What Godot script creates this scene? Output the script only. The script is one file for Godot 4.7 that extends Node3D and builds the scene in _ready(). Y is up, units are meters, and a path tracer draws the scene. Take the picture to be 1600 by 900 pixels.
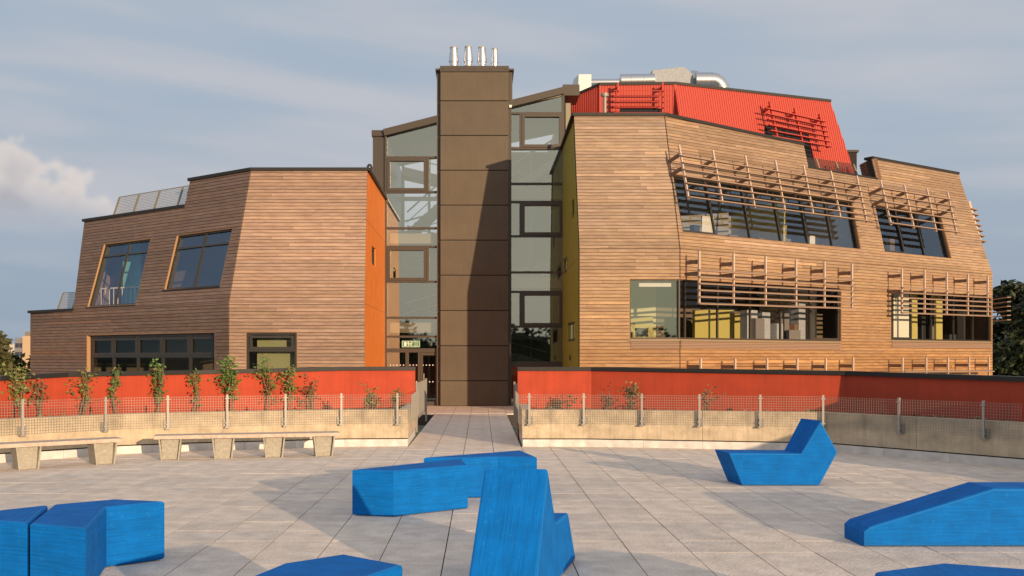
extends Node3D
# A roof terrace with blue foam seats in front of a timber clad building with a brown stair tower.
# Camera at (0, 1.9, 0) looking along -Z. "depth" below always means metres in front of the camera plane.

const FOCAL := 1560.0
const CX := 752.0
const CY := 558.0
const EYE := 1.9

var rng := RandomNumberGenerator.new()
var M := {}
var taken := {}


func P(x: float, y: float, depth: float) -> Vector3:
	return Vector3((x - CX) / FOCAL * depth, EYE - (y - CY) / FOCAL * depth, -depth)


# ------------------------------------------------------------------ mesh builder
class MB:
	var vs := PackedVector3Array()
	var ns := PackedVector3Array()
	var cs := PackedColorArray()
	var us := PackedVector2Array()
	var col := Color.WHITE

	func tri(a: Vector3, b: Vector3, c: Vector3, out: Vector3, ua := Vector2.ZERO, ub := Vector2.ZERO, uc := Vector2.ZERO) -> void:
		var n := (a - c).cross(a - b)
		if n.length_squared() < 1e-14:
			return
		n = n.normalized()
		if n.dot(out) < 0.0:
			var t := b
			b = c
			c = t
			var tu := ub
			ub = uc
			uc = tu
			n = -n
		vs.append_array([a, b, c])
		ns.append_array([n, n, n])
		cs.append_array([col, col, col])
		us.append_array([ua, ub, uc])

	func quad(a: Vector3, b: Vector3, c: Vector3, d: Vector3, out: Vector3, ua := Vector2.ZERO, ub := Vector2.ZERO, uc := Vector2.ZERO, ud := Vector2.ZERO) -> void:
		tri(a, b, c, out, ua, ub, uc)
		tri(a, c, d, out, ua, uc, ud)

	func stri(a: Vector3, b: Vector3, c: Vector3, na: Vector3, nb: Vector3, nc: Vector3, ua := Vector2.ZERO, ub := Vector2.ZERO, uc := Vector2.ZERO) -> void:
		var n := (a - c).cross(a - b)
		if n.length_squared() < 1e-14:
			return
		if n.dot(na + nb + nc) < 0.0:
			stri(a, c, b, na, nc, nb, ua, uc, ub)
			return
		vs.append_array([a, b, c])
		ns.append_array([na, nb, nc])
		cs.append_array([col, col, col])
		us.append_array([ua, ub, uc])

	# a box from its centre and three half axes
	func box(c: Vector3, x: Vector3, y: Vector3, z: Vector3) -> void:
		for s in [1.0, -1.0]:
			for k in 3:
				var a: Vector3 = [x, y, z][k]
				var p: Vector3 = [y, z, x][k]
				var q: Vector3 = [z, x, y][k]
				var m: Vector3 = c + a * s
				var pl := p.length()
				var ql := q.length()
				quad(m - p - q, m + p - q, m + p + q, m - p + q, a * s, Vector2(-pl, -ql), Vector2(pl, -ql), Vector2(pl, ql), Vector2(-pl, ql))

	func abox(lo: Vector3, hi: Vector3) -> void:
		var h := (hi - lo) / 2.0
		box((lo + hi) / 2.0, Vector3(h.x, 0, 0), Vector3(0, h.y, 0), Vector3(0, 0, h.z))

	# a beam from p to q, w wide across "side", t thick across the rest
	func bar(p: Vector3, q: Vector3, side: Vector3, w: float, t: float) -> void:
		var d := (q - p) / 2.0
		var s := (side - d.normalized() * side.dot(d.normalized())).normalized()
		var o := d.normalized().cross(s)
		box((p + q) / 2.0, d, s * w / 2.0, o * t / 2.0)

	func tube(pts: Array, radii: Array, sides := 8, caps := true) -> void:
		var rings := []
		var prev := Vector3.ZERO
		for i in pts.size():
			var d: Vector3 = (pts[mini(i + 1, pts.size() - 1)] - pts[maxi(i - 1, 0)]).normalized()
			var s := d.cross(Vector3.UP) if absf(d.y) < 0.9 else d.cross(Vector3.RIGHT)
			if prev != Vector3.ZERO:
				s = prev - d * prev.dot(d)
			s = s.normalized()
			prev = s
			var o := d.cross(s)
			var ring := []
			for k in sides:
				var a := TAU * k / sides
				ring.append(s * cos(a) + o * sin(a))
			rings.append(ring)
		for i in pts.size() - 1:
			for k in sides:
				var l := (k + 1) % sides
				var a: Vector3 = pts[i] + rings[i][k] * radii[i]
				var b: Vector3 = pts[i] + rings[i][l] * radii[i]
				var c: Vector3 = pts[i + 1] + rings[i + 1][l] * radii[i + 1]
				var e: Vector3 = pts[i + 1] + rings[i + 1][k] * radii[i + 1]
				stri(a, b, c, rings[i][k], rings[i][l], rings[i + 1][l])
				stri(a, c, e, rings[i][k], rings[i + 1][l], rings[i + 1][k])
		if caps:
			for i in [0, pts.size() - 1]:
				var out: Vector3 = pts[i] - pts[1 if i == 0 else i - 1]
				for k in range(1, sides - 1):
					tri(pts[i] + rings[i][0] * radii[i], pts[i] + rings[i][k] * radii[i], pts[i] + rings[i][k + 1] * radii[i], out)

	# a polygon in a facet's plane, drawn out from height h0 to h1 along its normal
	func extrude(f: Facet, poly: PackedVector2Array, h0: float, h1: float, shift := Vector2.ZERO, back := false) -> void:
		var idx := Geometry2D.triangulate_polygon(poly)
		for i in range(0, idx.size(), 3):
			var a := poly[idx[i]]
			var b := poly[idx[i + 1]]
			var c := poly[idx[i + 2]]
			tri(f.at(a, h1), f.at(b, h1), f.at(c, h1), f.n, a + shift, b + shift, c + shift)
			if back:
				tri(f.at(a, h0), f.at(b, h0), f.at(c, h0), -f.n, a + shift, b + shift, c + shift)
		var cw := Geometry2D.is_polygon_clockwise(poly)
		for i in poly.size():
			var a := poly[i]
			var b := poly[(i + 1) % poly.size()]
			var e := b - a
			var o := Vector2(-e.y, e.x) if cw else Vector2(e.y, -e.x)
			quad(f.at(a, h0), f.at(b, h0), f.at(b, h1), f.at(a, h1), f.u * o.x + f.v * o.y, a + shift, b + shift, b + shift + Vector2(0, 0.02), a + shift + Vector2(0, 0.02))

	# a solid between two rings of the same size, with its edges rounded
	func solid(ra: Array, rb: Array, r: float, edge: Array = []) -> void:
		var n := ra.size()
		var ax: Vector3 = Vector3.ZERO
		for i in n:
			ax += rb[i] - ra[i]
		ax = ax.normalized()
		var rows := []
		# caps are pulled in by r, the sides start r from the caps; two steps round the edge
		for e in [[0, r, 0.0], [0, r * 0.3, r * 0.3], [0, 0.0, r], [1, 0.0, r], [1, r * 0.3, r * 0.3], [1, r, 0.0]]:
			var ring: Array = ra if e[0] == 0 else rb
			var oth: Array = rb if e[0] == 0 else ra
			var row := []
			var cn := Vector3.ZERO
			for i in n:
				cn += (ring[i] - ring[0]).cross(ring[(i + 1) % n] - ring[0])
			cn = cn.normalized()
			for i in n:
				var p: Vector3 = ring[i]
				var a: Vector3 = (ring[(i + n - 1) % n] - p).normalized()
				var b: Vector3 = (ring[(i + 1) % n] - p).normalized()
				var inw := cn.cross(b)
				var ina := a.cross(cn)
				var k := maxf(0.35, 1.0 + inw.dot(ina))
				var m := (inw + ina) / k
				row.append(p + m * e[1] + (oth[i] - p).normalized() * e[2])
			rows.append(row)
		var nrm := []
		for i in n:
			var e: Vector3 = ra[(i + 1) % n] - ra[i]
			var cn = (rb[i] - ra[i]).cross(e)
			nrm.append(cn.normalized())
		var mid := Vector3.ZERO
		for i in n:
			mid += (ra[i] + rb[i]) / (2.0 * n)
		var sgn := 0.0
		for i in n:
			sgn += nrm[i].dot((ra[i] + rb[(i + 1) % n]) / 2.0 - mid)
		for i in n:
			nrm[i] = nrm[i] * signf(sgn)
		for j in 5:
			for i in n:
				var l := (i + 1) % n
				var along: float = (rows[j][l] - rows[j][i]).length()
				var t0 := 0.0
				for q in j:
					t0 += (rows[q + 1][i] - rows[q][i]).length()
				var t1: float = t0 + (rows[j + 1][i] - rows[j][i]).length()
				var cap := -ax if j < 2 else ax
				var out: Vector3 = nrm[i] if j == 2 else (nrm[i] + cap * (1.6 if j == 0 or j == 4 else 0.6))
				var w: MB = edge[0 if j == 0 else 1] if edge.size() and (j == 0 or j == 4) else self
				w.quad(rows[j][i], rows[j][l], rows[j + 1][l], rows[j + 1][i], out, Vector2(i * 0.37, t0), Vector2(i * 0.37 + along, t0), Vector2(i * 0.37 + along, t1), Vector2(i * 0.37, t1))
		for e in [0, 5]:
			var o := (-ax if e == 0 else ax)
			var x: Vector3 = (rows[e][1] - rows[e][0]).normalized()
			var y := ax.cross(x)
			var flat := PackedVector2Array()
			for i in n:
				flat.append(Vector2((rows[e][i] - rows[e][0]).dot(x), (rows[e][i] - rows[e][0]).dot(y)))
			var idx := Geometry2D.triangulate_polygon(flat)
			for i in range(0, idx.size(), 3):
				tri(rows[e][idx[i]], rows[e][idx[i + 1]], rows[e][idx[i + 2]], o, flat[idx[i]], flat[idx[i + 1]], flat[idx[i + 2]])

	func mesh() -> ArrayMesh:
		var m := ArrayMesh.new()
		if vs.is_empty():
			return m
		var a := []
		a.resize(Mesh.ARRAY_MAX)
		a[Mesh.ARRAY_VERTEX] = vs
		a[Mesh.ARRAY_NORMAL] = ns
		a[Mesh.ARRAY_COLOR] = cs
		a[Mesh.ARRAY_TEX_UV] = us
		m.add_surface_from_arrays(Mesh.PRIMITIVE_TRIANGLES, a)
		return m


# a plane in space: u runs level to the right, v up the slope, n towards the viewer
class Facet:
	var o: Vector3
	var u: Vector3
	var v: Vector3
	var n: Vector3

	func _init(a: Vector3, b: Vector3, c: Vector3) -> void:
		o = a
		b.y = a.y
		u = (b - a).normalized()
		n = u.cross(c - a).normalized()
		v = n.cross(u)

	func at(p: Vector2, h := 0.0) -> Vector3:
		return o + u * p.x + v * p.y + n * h

	func of(w: Vector3) -> Vector2:
		return Vector2((w - o).dot(u), (w - o).dot(v))

	# where the line of sight through a point of the photograph meets the plane raised by h
	func px(x: float, y: float, h := 0.0) -> Vector2:
		var eye := Vector3(0, 1.9, 0)
		var d := Vector3((x - 752.0) / 1560.0, -(y - 558.0) / 1560.0, -1)
		var t := (o + n * h - eye).dot(n) / d.dot(n)
		return of(eye + d * t - n * h)

	func pxs(list: Array, h := 0.0) -> PackedVector2Array:
		var r := PackedVector2Array()
		for p in list:
			r.append(px(p[0], p[1], h))
		return r


# ------------------------------------------------------------------ nodes
func numbered(called: String) -> String:
	var k: int = taken.get(called, -1) + 1
	taken[called] = k
	return called if k == 0 else "%s_%03d" % [called, k]


func tag(o: Node, label: String, category: String, group := "") -> Node:
	o.set_meta("label", label)
	o.set_meta("category", category)
	if group:
		o.set_meta("group", group)
	return o


func thing(called: String, label: String, category: String, at := Vector3.ZERO, group := "") -> Node3D:
	var o := Node3D.new()
	o.name = numbered(called)
	o.position = at
	add_child(o, true)
	tag(o, label, category, group)
	return o


func put(called: String, b: MB, m: Material, parent: Node = self) -> MeshInstance3D:
	var o := MeshInstance3D.new()
	o.name = numbered(called) if parent == self else called
	# vertices are written in the scene's own metres; a part of a moved thing is set back by that much
	if parent is Node3D and parent != self:
		var off := Vector3.ZERO
		var q: Node = parent
		while q != self:
			off += (q as Node3D).position
			q = q.get_parent()
		if off != Vector3.ZERO:
			for i in b.vs.size():
				b.vs[i] -= off
	o.mesh = b.mesh()
	o.material_override = m
	parent.add_child(o, true)
	return o


func structure(called: String, b: MB, m: Material) -> MeshInstance3D:
	var o := put(called, b, m)
	o.set_meta("kind", "structure")
	return o


func rect(a: float, b: float, c: float, d: float) -> PackedVector2Array:
	return PackedVector2Array([Vector2(a, b), Vector2(c, b), Vector2(c, d), Vector2(a, d)])


# ------------------------------------------------------------------ materials
func flat(c: Color, rough := 0.8, metal := 0.0) -> StandardMaterial3D:
	var m := StandardMaterial3D.new()
	m.albedo_color = c.linear_to_srgb()
	m.roughness = rough
	m.metallic = metal
	return m


func noise(freq: float, octaves := 4, sd := 1) -> FastNoiseLite:
	var n := FastNoiseLite.new()
	n.noise_type = FastNoiseLite.TYPE_SIMPLEX_SMOOTH
	n.frequency = freq
	n.fractal_octaves = octaves
	n.seed = sd
	return n


# a picture of tone round white, made by a function of (x, y) in pixels; used as a multiplier
func tone_image(w: int, h: int, fn: Callable) -> ImageTexture:
	var im := Image.create(w, h, false, Image.FORMAT_RGB8)
	for y in h:
		for x in w:
			im.set_pixel(x, y, fn.call(x, y))
	return ImageTexture.create_from_image(im)


func bumps(freq: float, strength: float, sd := 3, size := 512) -> NoiseTexture2D:
	var t := NoiseTexture2D.new()
	t.width = size
	t.height = size
	t.seamless = true
	t.as_normal_map = true
	t.bump_strength = strength
	t.noise = noise(freq, 4, sd)
	return t


func mottle(c: Color, rough: float, freq: float, spread: float, scale: float, bump := 2.0, sd := 5, fine := 0.0, drip := 0.0) -> StandardMaterial3D:
	var m := flat(Color.WHITE, rough)
	var n1 := noise(freq, 5, sd)
	var n2 := noise(freq * 14.0, 2, sd + 1)
	var n3 := noise(0.05, 3, sd + 2)
	var s := c.linear_to_srgb()
	m.albedo_texture = tone_image(384, 384, func(x, y):
		# blended over the borders so that it repeats
		var fx: float = clampf((x - 320.0) / 64.0, 0, 1)
		var fy: float = clampf((y - 320.0) / 64.0, 0, 1)
		var a: float = lerpf(n1.get_noise_2d(x, y), n1.get_noise_2d(x - 384, y), fx)
		var b: float = lerpf(n1.get_noise_2d(x, y - 384), n1.get_noise_2d(x - 384, y - 384), fx)
		var k: float = 1.0 + spread * lerpf(a, b, fy) * 1.6 + fine * n2.get_noise_2d(x, y)
		if drip > 0.0:
			k -= drip * clampf(lerpf(n3.get_noise_2d(x, y * 0.06), n3.get_noise_2d(x - 384, y * 0.06), fx) + 0.05, 0, 1)
		return Color(s.r * k, s.g * k, s.b * k))
	m.uv1_triplanar = true
	m.uv1_world_triplanar = true
	m.uv1_scale = Vector3.ONE * scale
	if bump > 0.0:
		m.normal_enabled = true
		m.normal_texture = bumps(0.05, bump, sd + 7)
		m.normal_scale = 0.5
	return m


func make_materials() -> void:
	# timber boards: grain along u, knots; the boards' own tones come as vertex colours
	var g1 := noise(0.011, 4, 11)
	var g2 := noise(0.05, 3, 12)
	var g3 := noise(0.004, 3, 13)
	var wood := flat(Color.WHITE, 0.72)
	wood.albedo_texture = tone_image(768, 384, func(x, y):
		var fx: float = clampf((x - 640.0) / 128.0, 0, 1)
		var a: float = lerpf(g1.get_noise_2d(x * 0.35, y * 4.0), g1.get_noise_2d((x - 768) * 0.35, y * 4.0), fx)
		var b: float = lerpf(g2.get_noise_2d(x * 0.12, y * 3.0), g2.get_noise_2d((x - 768) * 0.12, y * 3.0), fx)
		var c: float = lerpf(g3.get_noise_2d(x, y * 2.0), g3.get_noise_2d(x - 768, y * 2.0), fx)
		var kn: float = clampf(g2.get_noise_2d(x * 0.9 + 900, y * 0.9) - 0.42, 0, 1) * 2.4
		var k: float = 0.92 + 0.09 * a + 0.05 * b + 0.07 * c - kn * 0.3
		return Color(k, k * (0.985 + 0.02 * c), k * (0.96 + 0.05 * a)))
	wood.uv1_scale = Vector3(0.42, 1.3, 1)
	wood.vertex_color_use_as_albedo = true
	M.wood = wood
	M.slat = flat(Color(0.33, 0.225, 0.165), 0.7)
	M.post = flat(Color(0.6, 0.46, 0.37), 0.65)
	M.bracket = flat(Color(0.19, 0.105, 0.065), 0.8)
	M.membrane = flat(Color(0.025, 0.02, 0.018), 0.9)
	M.reveal = flat(Color(0.42, 0.24, 0.12), 0.7)
	M.cap = flat(Color(0.014, 0.013, 0.013), 0.6)
	M.frame = flat(Color(0.035, 0.032, 0.03), 0.38)
	M.bronze = flat(Color(0.06, 0.046, 0.034), 0.4)
	M.bead = flat(Color(0.22, 0.19, 0.13), 0.5)
	M.red = mottle(Color(0.44, 0.056, 0.021), 0.8, 0.012, 0.05, 0.35, 0.6, 21, 0.03, 0.09)
	M.redmetal = flat(Color(0.48, 0.064, 0.043), 0.7)
	M.redslat = flat(Color(0.46, 0.042, 0.025), 0.6)
	M.orange = mottle(Color(0.7, 0.19, 0.022), 0.7, 0.01, 0.03, 0.3, 0.4, 31)
	M.olive = mottle(Color(0.27, 0.275, 0.032), 0.7, 0.01, 0.04, 0.3, 0.4, 41)
	M.tower = mottle(Color(0.1, 0.075, 0.049), 0.6, 0.006, 0.04, 0.35, 0.0, 51, 0.05, 0.05)
	M.tower1 = M.tower.duplicate()
	M.tower1.albedo_color = Color(0.965, 0.965, 0.97)
	M.tower2 = M.tower.duplicate()
	M.tower2.albedo_color = Color(0.985, 0.98, 0.96)
	M.tower2.uv1_offset = Vector3(0.37, 0.21, 0.1)
	M.concrete = mottle(Color(0.5, 0.415, 0.3), 0.85, 0.014, 0.12, 0.5, 1.5, 61, 0.1, 0.13)
	M.bench_top = mottle(Color(0.5, 0.4, 0.33), 0.8, 0.03, 0.12, 0.8, 1.0, 64, 0.1)
	M.bench_leg = mottle(Color(0.35, 0.33, 0.28), 0.8, 0.04, 0.1, 0.9, 1.0, 66, 0.1)
	M.plinth = mottle(Color(0.6, 0.58, 0.56), 0.5, 0.02, 0.1, 0.5, 0.5, 71)
	M.steel = flat(Color(0.36, 0.34, 0.31), 0.6, 0.3)
	M.galv = flat(Color(0.3, 0.285, 0.255), 0.55, 0.3)
	M.duct = flat(Color(0.6, 0.62, 0.64), 0.3, 0.95)
	M.flue = flat(Color(0.66, 0.66, 0.66), 0.32, 1.0)
	M.white = flat(Color(0.75, 0.74, 0.71), 0.5)
	M.boxgrey = mottle(Color(0.32, 0.345, 0.375), 0.6, 0.03, 0.06, 0.5, 0.0, 77)
	M.room = flat(Color(0.3, 0.28, 0.22), 0.9)
	M.hall = flat(Color(0.3, 0.27, 0.2), 0.9)
	M.olive_room = flat(Color(0.5, 0.49, 0.28), 0.9)
	M.blind = flat(Color(0.2, 0.21, 0.11), 0.9)
	M.yellow = flat(Color(0.42, 0.37, 0.11), 0.85)
	M.brown_room = flat(Color(0.13, 0.1, 0.065), 0.9)
	M.cream = flat(Color(0.62, 0.6, 0.5), 0.85)
	M.floor = flat(Color(0.16, 0.15, 0.14), 0.6)
	M.dark = flat(Color(0.03, 0.03, 0.03), 0.8)
	M.teal = flat(Color(0.17, 0.52, 0.54), 0.6)
	M.soil = mottle(Color(0.05, 0.036, 0.025), 0.95, 0.05, 0.4, 0.8, 3.0, 81)
	M.grout = flat(Color(0.05, 0.045, 0.04), 0.95)
	M.lawn = mottle(Color(0.06, 0.075, 0.03), 0.95, 0.02, 0.4, 0.05, 0.0, 83)
	M.bark = flat(Color(0.11, 0.08, 0.05), 0.9)
	M.stem = flat(Color(0.2, 0.14, 0.08), 0.8)
	var lv := flat(Color.WHITE, 0.6)
	lv.vertex_color_use_as_albedo = true
	lv.backlight_enabled = true
	lv.backlight = Color(0.3, 0.3, 0.3)
	M.leaf = lv
	M.far_leaf = flat(Color.WHITE, 0.9)
	M.far_leaf.vertex_color_use_as_albedo = true
	# blue foam with rubbed streaks
	var b1 := noise(0.03, 4, 91)
	var b2 := noise(0.008, 3, 92)
	var blue := flat(Color.WHITE, 0.78)
	blue.metallic_specular = 0.28
	blue.albedo_texture = tone_image(512, 512, func(x, y):
		var s: float = b1.get_noise_2d(x * 0.12, y * 5.0)
		var c: float = b2.get_noise_2d(x, y)
		var w: float = clampf(b1.get_noise_2d(x * 1.2 + 400, y * 1.2) - 0.33, 0, 1) * 0.7
		var k: float = 0.98 + 0.13 * s + 0.07 * c
		return Color((0.0 + w * 0.3) * k, (0.405 + w * 0.2) * k, (0.725 + w * 0.04) * k))
	blue.uv1_scale = Vector3(0.8, 0.8, 1)
	M.blue = blue
	var worn := blue.duplicate()
	worn.albedo_texture = null
	worn.albedo_color = Color(0.1, 0.43, 0.72)
	M.worn = worn
	# paving slabs: pale aggregate, a few tones
	for k in 4:
		var c: Color = [Color(0.7, 0.605, 0.52), Color(0.64, 0.56, 0.49), Color(0.72, 0.625, 0.53), Color(0.65, 0.575, 0.51)][k]
		if k == 0:
			M.slab0 = mottle(c, 0.9, 0.012, 0.07, 0.55, 2.0, 101, 0.1)
		else:
			M["slab%d" % k] = M.slab0.duplicate()
			M["slab%d" % k].albedo_color = (Color(c.r / 0.7, c.g / 0.605, c.b / 0.52) * 0.96).clamp().linear_to_srgb()
	# glass: a coated pane, part mirror and part clear
	var one := Image.create(4, 4, false, Image.FORMAT_RGB8)
	one.fill(Color.WHITE)
	var onet := ImageTexture.create_from_image(one)
	for e in [["glass", 0.19, Color(0.76, 0.88, 1.0)], ["half", 0.3, Color(0.88, 0.92, 0.8)], ["dim", 0.04, Color(0.9, 0.95, 1.0)], ["glazing", 0.42, Color(0.88, 0.9, 0.84)], ["clear", 0.05, Color(0.9, 1.0, 0.97)]]:
		var g := StandardMaterial3D.new()
		g.transparency = BaseMaterial3D.TRANSPARENCY_ALPHA
		g.albedo_color = Color(e[2].r, e[2].g, e[2].b, e[1])
		g.albedo_texture = onet
		g.roughness = 0.015
		g.metallic = 1.0
		M[e[0]] = g


# ------------------------------------------------------------------ sky
func sky_picture() -> ImageTexture:
	var w := 2048
	var h := 1024
	var im := Image.create(w, h, false, Image.FORMAT_RGBF)
	var streak := noise(0.9, 5, 201)
	var wide := noise(0.55, 4, 202)
	var puff := noise(9.0, 5, 203)
	var sun := SUN_TO.normalized()
	for y in h:
		var el := PI / 2.0 - (y + 0.5) / h * PI
		for x in w:
			var az := wrapf((x + 0.5) / w * TAU, -PI, PI)
			var d := Vector3(sin(az) * cos(el), sin(el), -cos(az) * cos(el))
			var c: Color
			if el < -0.02:
				c = Color(0.11, 0.105, 0.1)
			else:
				var e := clampf(el / 1.2, 0, 1)
				# clear air: greyish blue, paler in a broad band some way up
				var low := Color(0.31, 0.385, 0.475)
				var mid := Color(0.385, 0.465, 0.565)
				var top := Color(0.24, 0.33, 0.49)
				c = low.lerp(mid, smoothstep(0.0, 0.26, el)).lerp(top, smoothstep(0.35, 1.3, el))
				# thin layered cloud, drawn out level
				var q := Vector3(d.x * 0.8, d.y * 6.5 + d.x * 0.6, d.z * 0.8)
				var s := wide.get_noise_3dv(q * 1.3) * 0.7 + streak.get_noise_3dv(q * 3.2 + Vector3(3, 1, 7)) * 0.75
				var cover := smoothstep(-0.3, 0.6, s + 0.38 * smoothstep(0.02, 0.3, el) - 0.1)
				var cloud := Color(0.53, 0.54, 0.585)
				c = c.lerp(cloud, cover * 0.85)
				# one pile of cloud low on the left of the view
				var ca := rad_to_deg(az)
				var ce := rad_to_deg(el)
				if ca < -16.0 and ca > -46.0 and ce < 16.0:
					var n := puff.get_noise_3dv(d * 3.2) * 0.9 + puff.get_noise_3dv(d * 9.0) * 0.3
					var crest := 10.9 - 0.42 * maxf(0, ca + 25.2) - 0.035 * pow(maxf(0, ca + 25.2), 2.0) - 0.13 * maxf(0, -31.0 - ca)
					var body := smoothstep(-0.2, 0.22, (crest - ce) * 0.5 + n * 1.2)
					var foot := smoothstep(6.4, 9.2, ce + n * 0.8)
					var lit := Color(0.75, 0.68, 0.64).lerp(Color(0.44, 0.43, 0.47), clampf((crest - ce) * 0.3 + n * 0.55, 0, 1))
					c = c.lerp(lit, body * foot * 0.92)
				# the air is brighter and warmer towards the low sun
				var a := clampf(d.dot(sun) * 0.5 + 0.5, 0, 1)
				var k := pow(a, 2.5)
				c = c.lerp(Color(1.15, 1.0, 0.8), k * 0.62 * (1.0 - 0.35 * e))
				if el < 0.0:
					c = c.lerp(Color(0.11, 0.105, 0.1), -el / 0.02)
			im.set_pixel(x, y, c)
	return ImageTexture.create_from_image(im)


const SUN_TO := Vector3(0.494, 0.142, 0.857)


func setup_view() -> void:
	var cam := Camera3D.new()
	cam.name = "camera"
	cam.position = Vector3(0, EYE, 0)
	cam.projection = Camera3D.PROJECTION_FRUSTUM
	cam.near = 0.1
	cam.far = 2000.0
	cam.size = 900.0 / FOCAL * 0.1
	cam.frustum_offset = Vector2((800.0 - CX) / FOCAL, (CY - 450.0) / FOCAL) * 0.1
	add_child(cam)
	cam.current = true
	var we := WorldEnvironment.new()
	we.name = "environment"
	var e := Environment.new()
	e.background_mode = Environment.BG_SKY
	var sky := Sky.new()
	var pm := PanoramaSkyMaterial.new()
	pm.panorama = sky_picture()
	sky.sky_material = pm
	e.sky = sky
	e.tonemap_mode = Environment.TONE_MAPPER_LINEAR
	e.tonemap_exposure = 1.0
	e.sdfgi_enabled = true
	e.ssao_enabled = true
	e.ssil_enabled = true
	we.environment = e
	add_child(we)
	var sun := DirectionalLight3D.new()
	sun.name = "sun"
	sun.light_energy = 1.6
	sun.light_color = Color(1.0, 0.86, 0.69)
	sun.light_angular_distance = 0.5
	sun.shadow_enabled = true
	add_child(sun)
	sun.look_at_from_position(SUN_TO * 50.0, Vector3.ZERO)


# ------------------------------------------------------------------ timber walls
func pieces(poly: PackedVector2Array, outline: PackedVector2Array, holes: Array) -> Array:
	var list: Array = Geometry2D.intersect_polygons(poly, outline)
	for h in holes:
		var nxt := []
		for p in list:
			nxt.append_array(Geometry2D.clip_polygons(p, h))
		list = nxt
	return list.filter(func(p): return p.size() > 2)


func bounds(poly: PackedVector2Array) -> Rect2:
	var r := Rect2(poly[0], Vector2.ZERO)
	for p in poly:
		r = r.expand(p)
	return r


# one part for each course of boards, cut round the windows and butted at random
var weather := noise(0.16, 3, 77)


func clad(parent: Node, f: Facet, outline: PackedVector2Array, holes: Array, base: Color, warm: Callable) -> void:
	var pitch := 0.1125
	var bb := bounds(outline)
	var k0 := int(floor((f.o.y + bb.position.y * f.v.y) / pitch))
	var k1 := int(ceil((f.o.y + bb.end.y * f.v.y) / pitch))
	for k in range(k0, k1):
		var v0 := (k * pitch + 0.0075 - f.o.y) / f.v.y
		var v1 := ((k + 1) * pitch - 0.0075 - f.o.y) / f.v.y
		var runs := []
		var row := rng.randf_range(0.9, 1.07)
		var b := MB.new()
		var last := -1e9
		var x := bb.position.x - rng.randf() * 3.0
		while x < bb.end.x:
			var l := rng.randf_range(1.8, 4.8)
			var proud := 0.022 + rng.randf_range(-0.003, 0.003)
			var t := row * rng.randf_range(0.92, 1.08)
			if rng.randf() < 0.1:
				t *= rng.randf_range(0.82, 1.15)
			var hue := rng.randf_range(-0.05, 0.05)
			for p in pieces(rect(x, v0, x + l - 0.004, v1), outline, holes):
				var pb := bounds(p)
				if pb.position.x > last + 0.05 and b.vs.size():
					runs.append(b)
					b = MB.new()
				last = pb.end.x
				var w: Vector3 = f.at(pb.get_center())
				var c: Color = warm.call(base, w)
				var age := weather.get_noise_3d(w.x * 3.0, w.y * 0.7, w.z * 3.0) * 0.3 + weather.get_noise_3d(w.x, w.y * 1.6, w.z) * 0.16
				c = Color(c.r * (1.0 + age), c.g * (1.0 + age * 1.05), c.b * (1.0 + age * 1.15))
				b.col = Color(c.r * t * (1.0 + hue * 0.4), c.g * t, c.b * t * (1.0 - hue))
				b.extrude(f, p, -0.004, proud, Vector2(rng.randf() * 9.0, rng.randf() * 9.0))
			x += l
		runs.append(b)
		for r in runs:
			if r.vs.size():
				put("cladding_board", r, M.wood, parent)


func backing(parent: Node, called: String, f: Facet, outline: PackedVector2Array, holes: Array, h0: float, h1: float, m: Material) -> void:
	var bb := bounds(outline)
	var cuts := [bb.position.y - 1.0, bb.end.y + 1.0]
	for h in holes:
		cuts.append(bounds(h).get_center().y)
	cuts.sort()
	var b := MB.new()
	for i in cuts.size() - 1:
		if cuts[i + 1] - cuts[i] < 0.01:
			continue
		for p in pieces(rect(bb.position.x - 1, cuts[i], bb.end.x + 1, cuts[i + 1]), outline, holes):
			b.extrude(f, p, h0, h1, Vector2.ZERO, true)
	put(called, b, m, parent)


func bil(q: PackedVector2Array, s: float, t: float) -> Vector2:
	return q[0].lerp(q[1], s).lerp(q[3].lerp(q[2], s), t)


func cell(q: PackedVector2Array, s0: float, t0: float, s1: float, t1: float) -> PackedVector2Array:
	return PackedVector2Array([bil(q, s0, t0), bil(q, s1, t0), bil(q, s1, t1), bil(q, s0, t1)])


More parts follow.
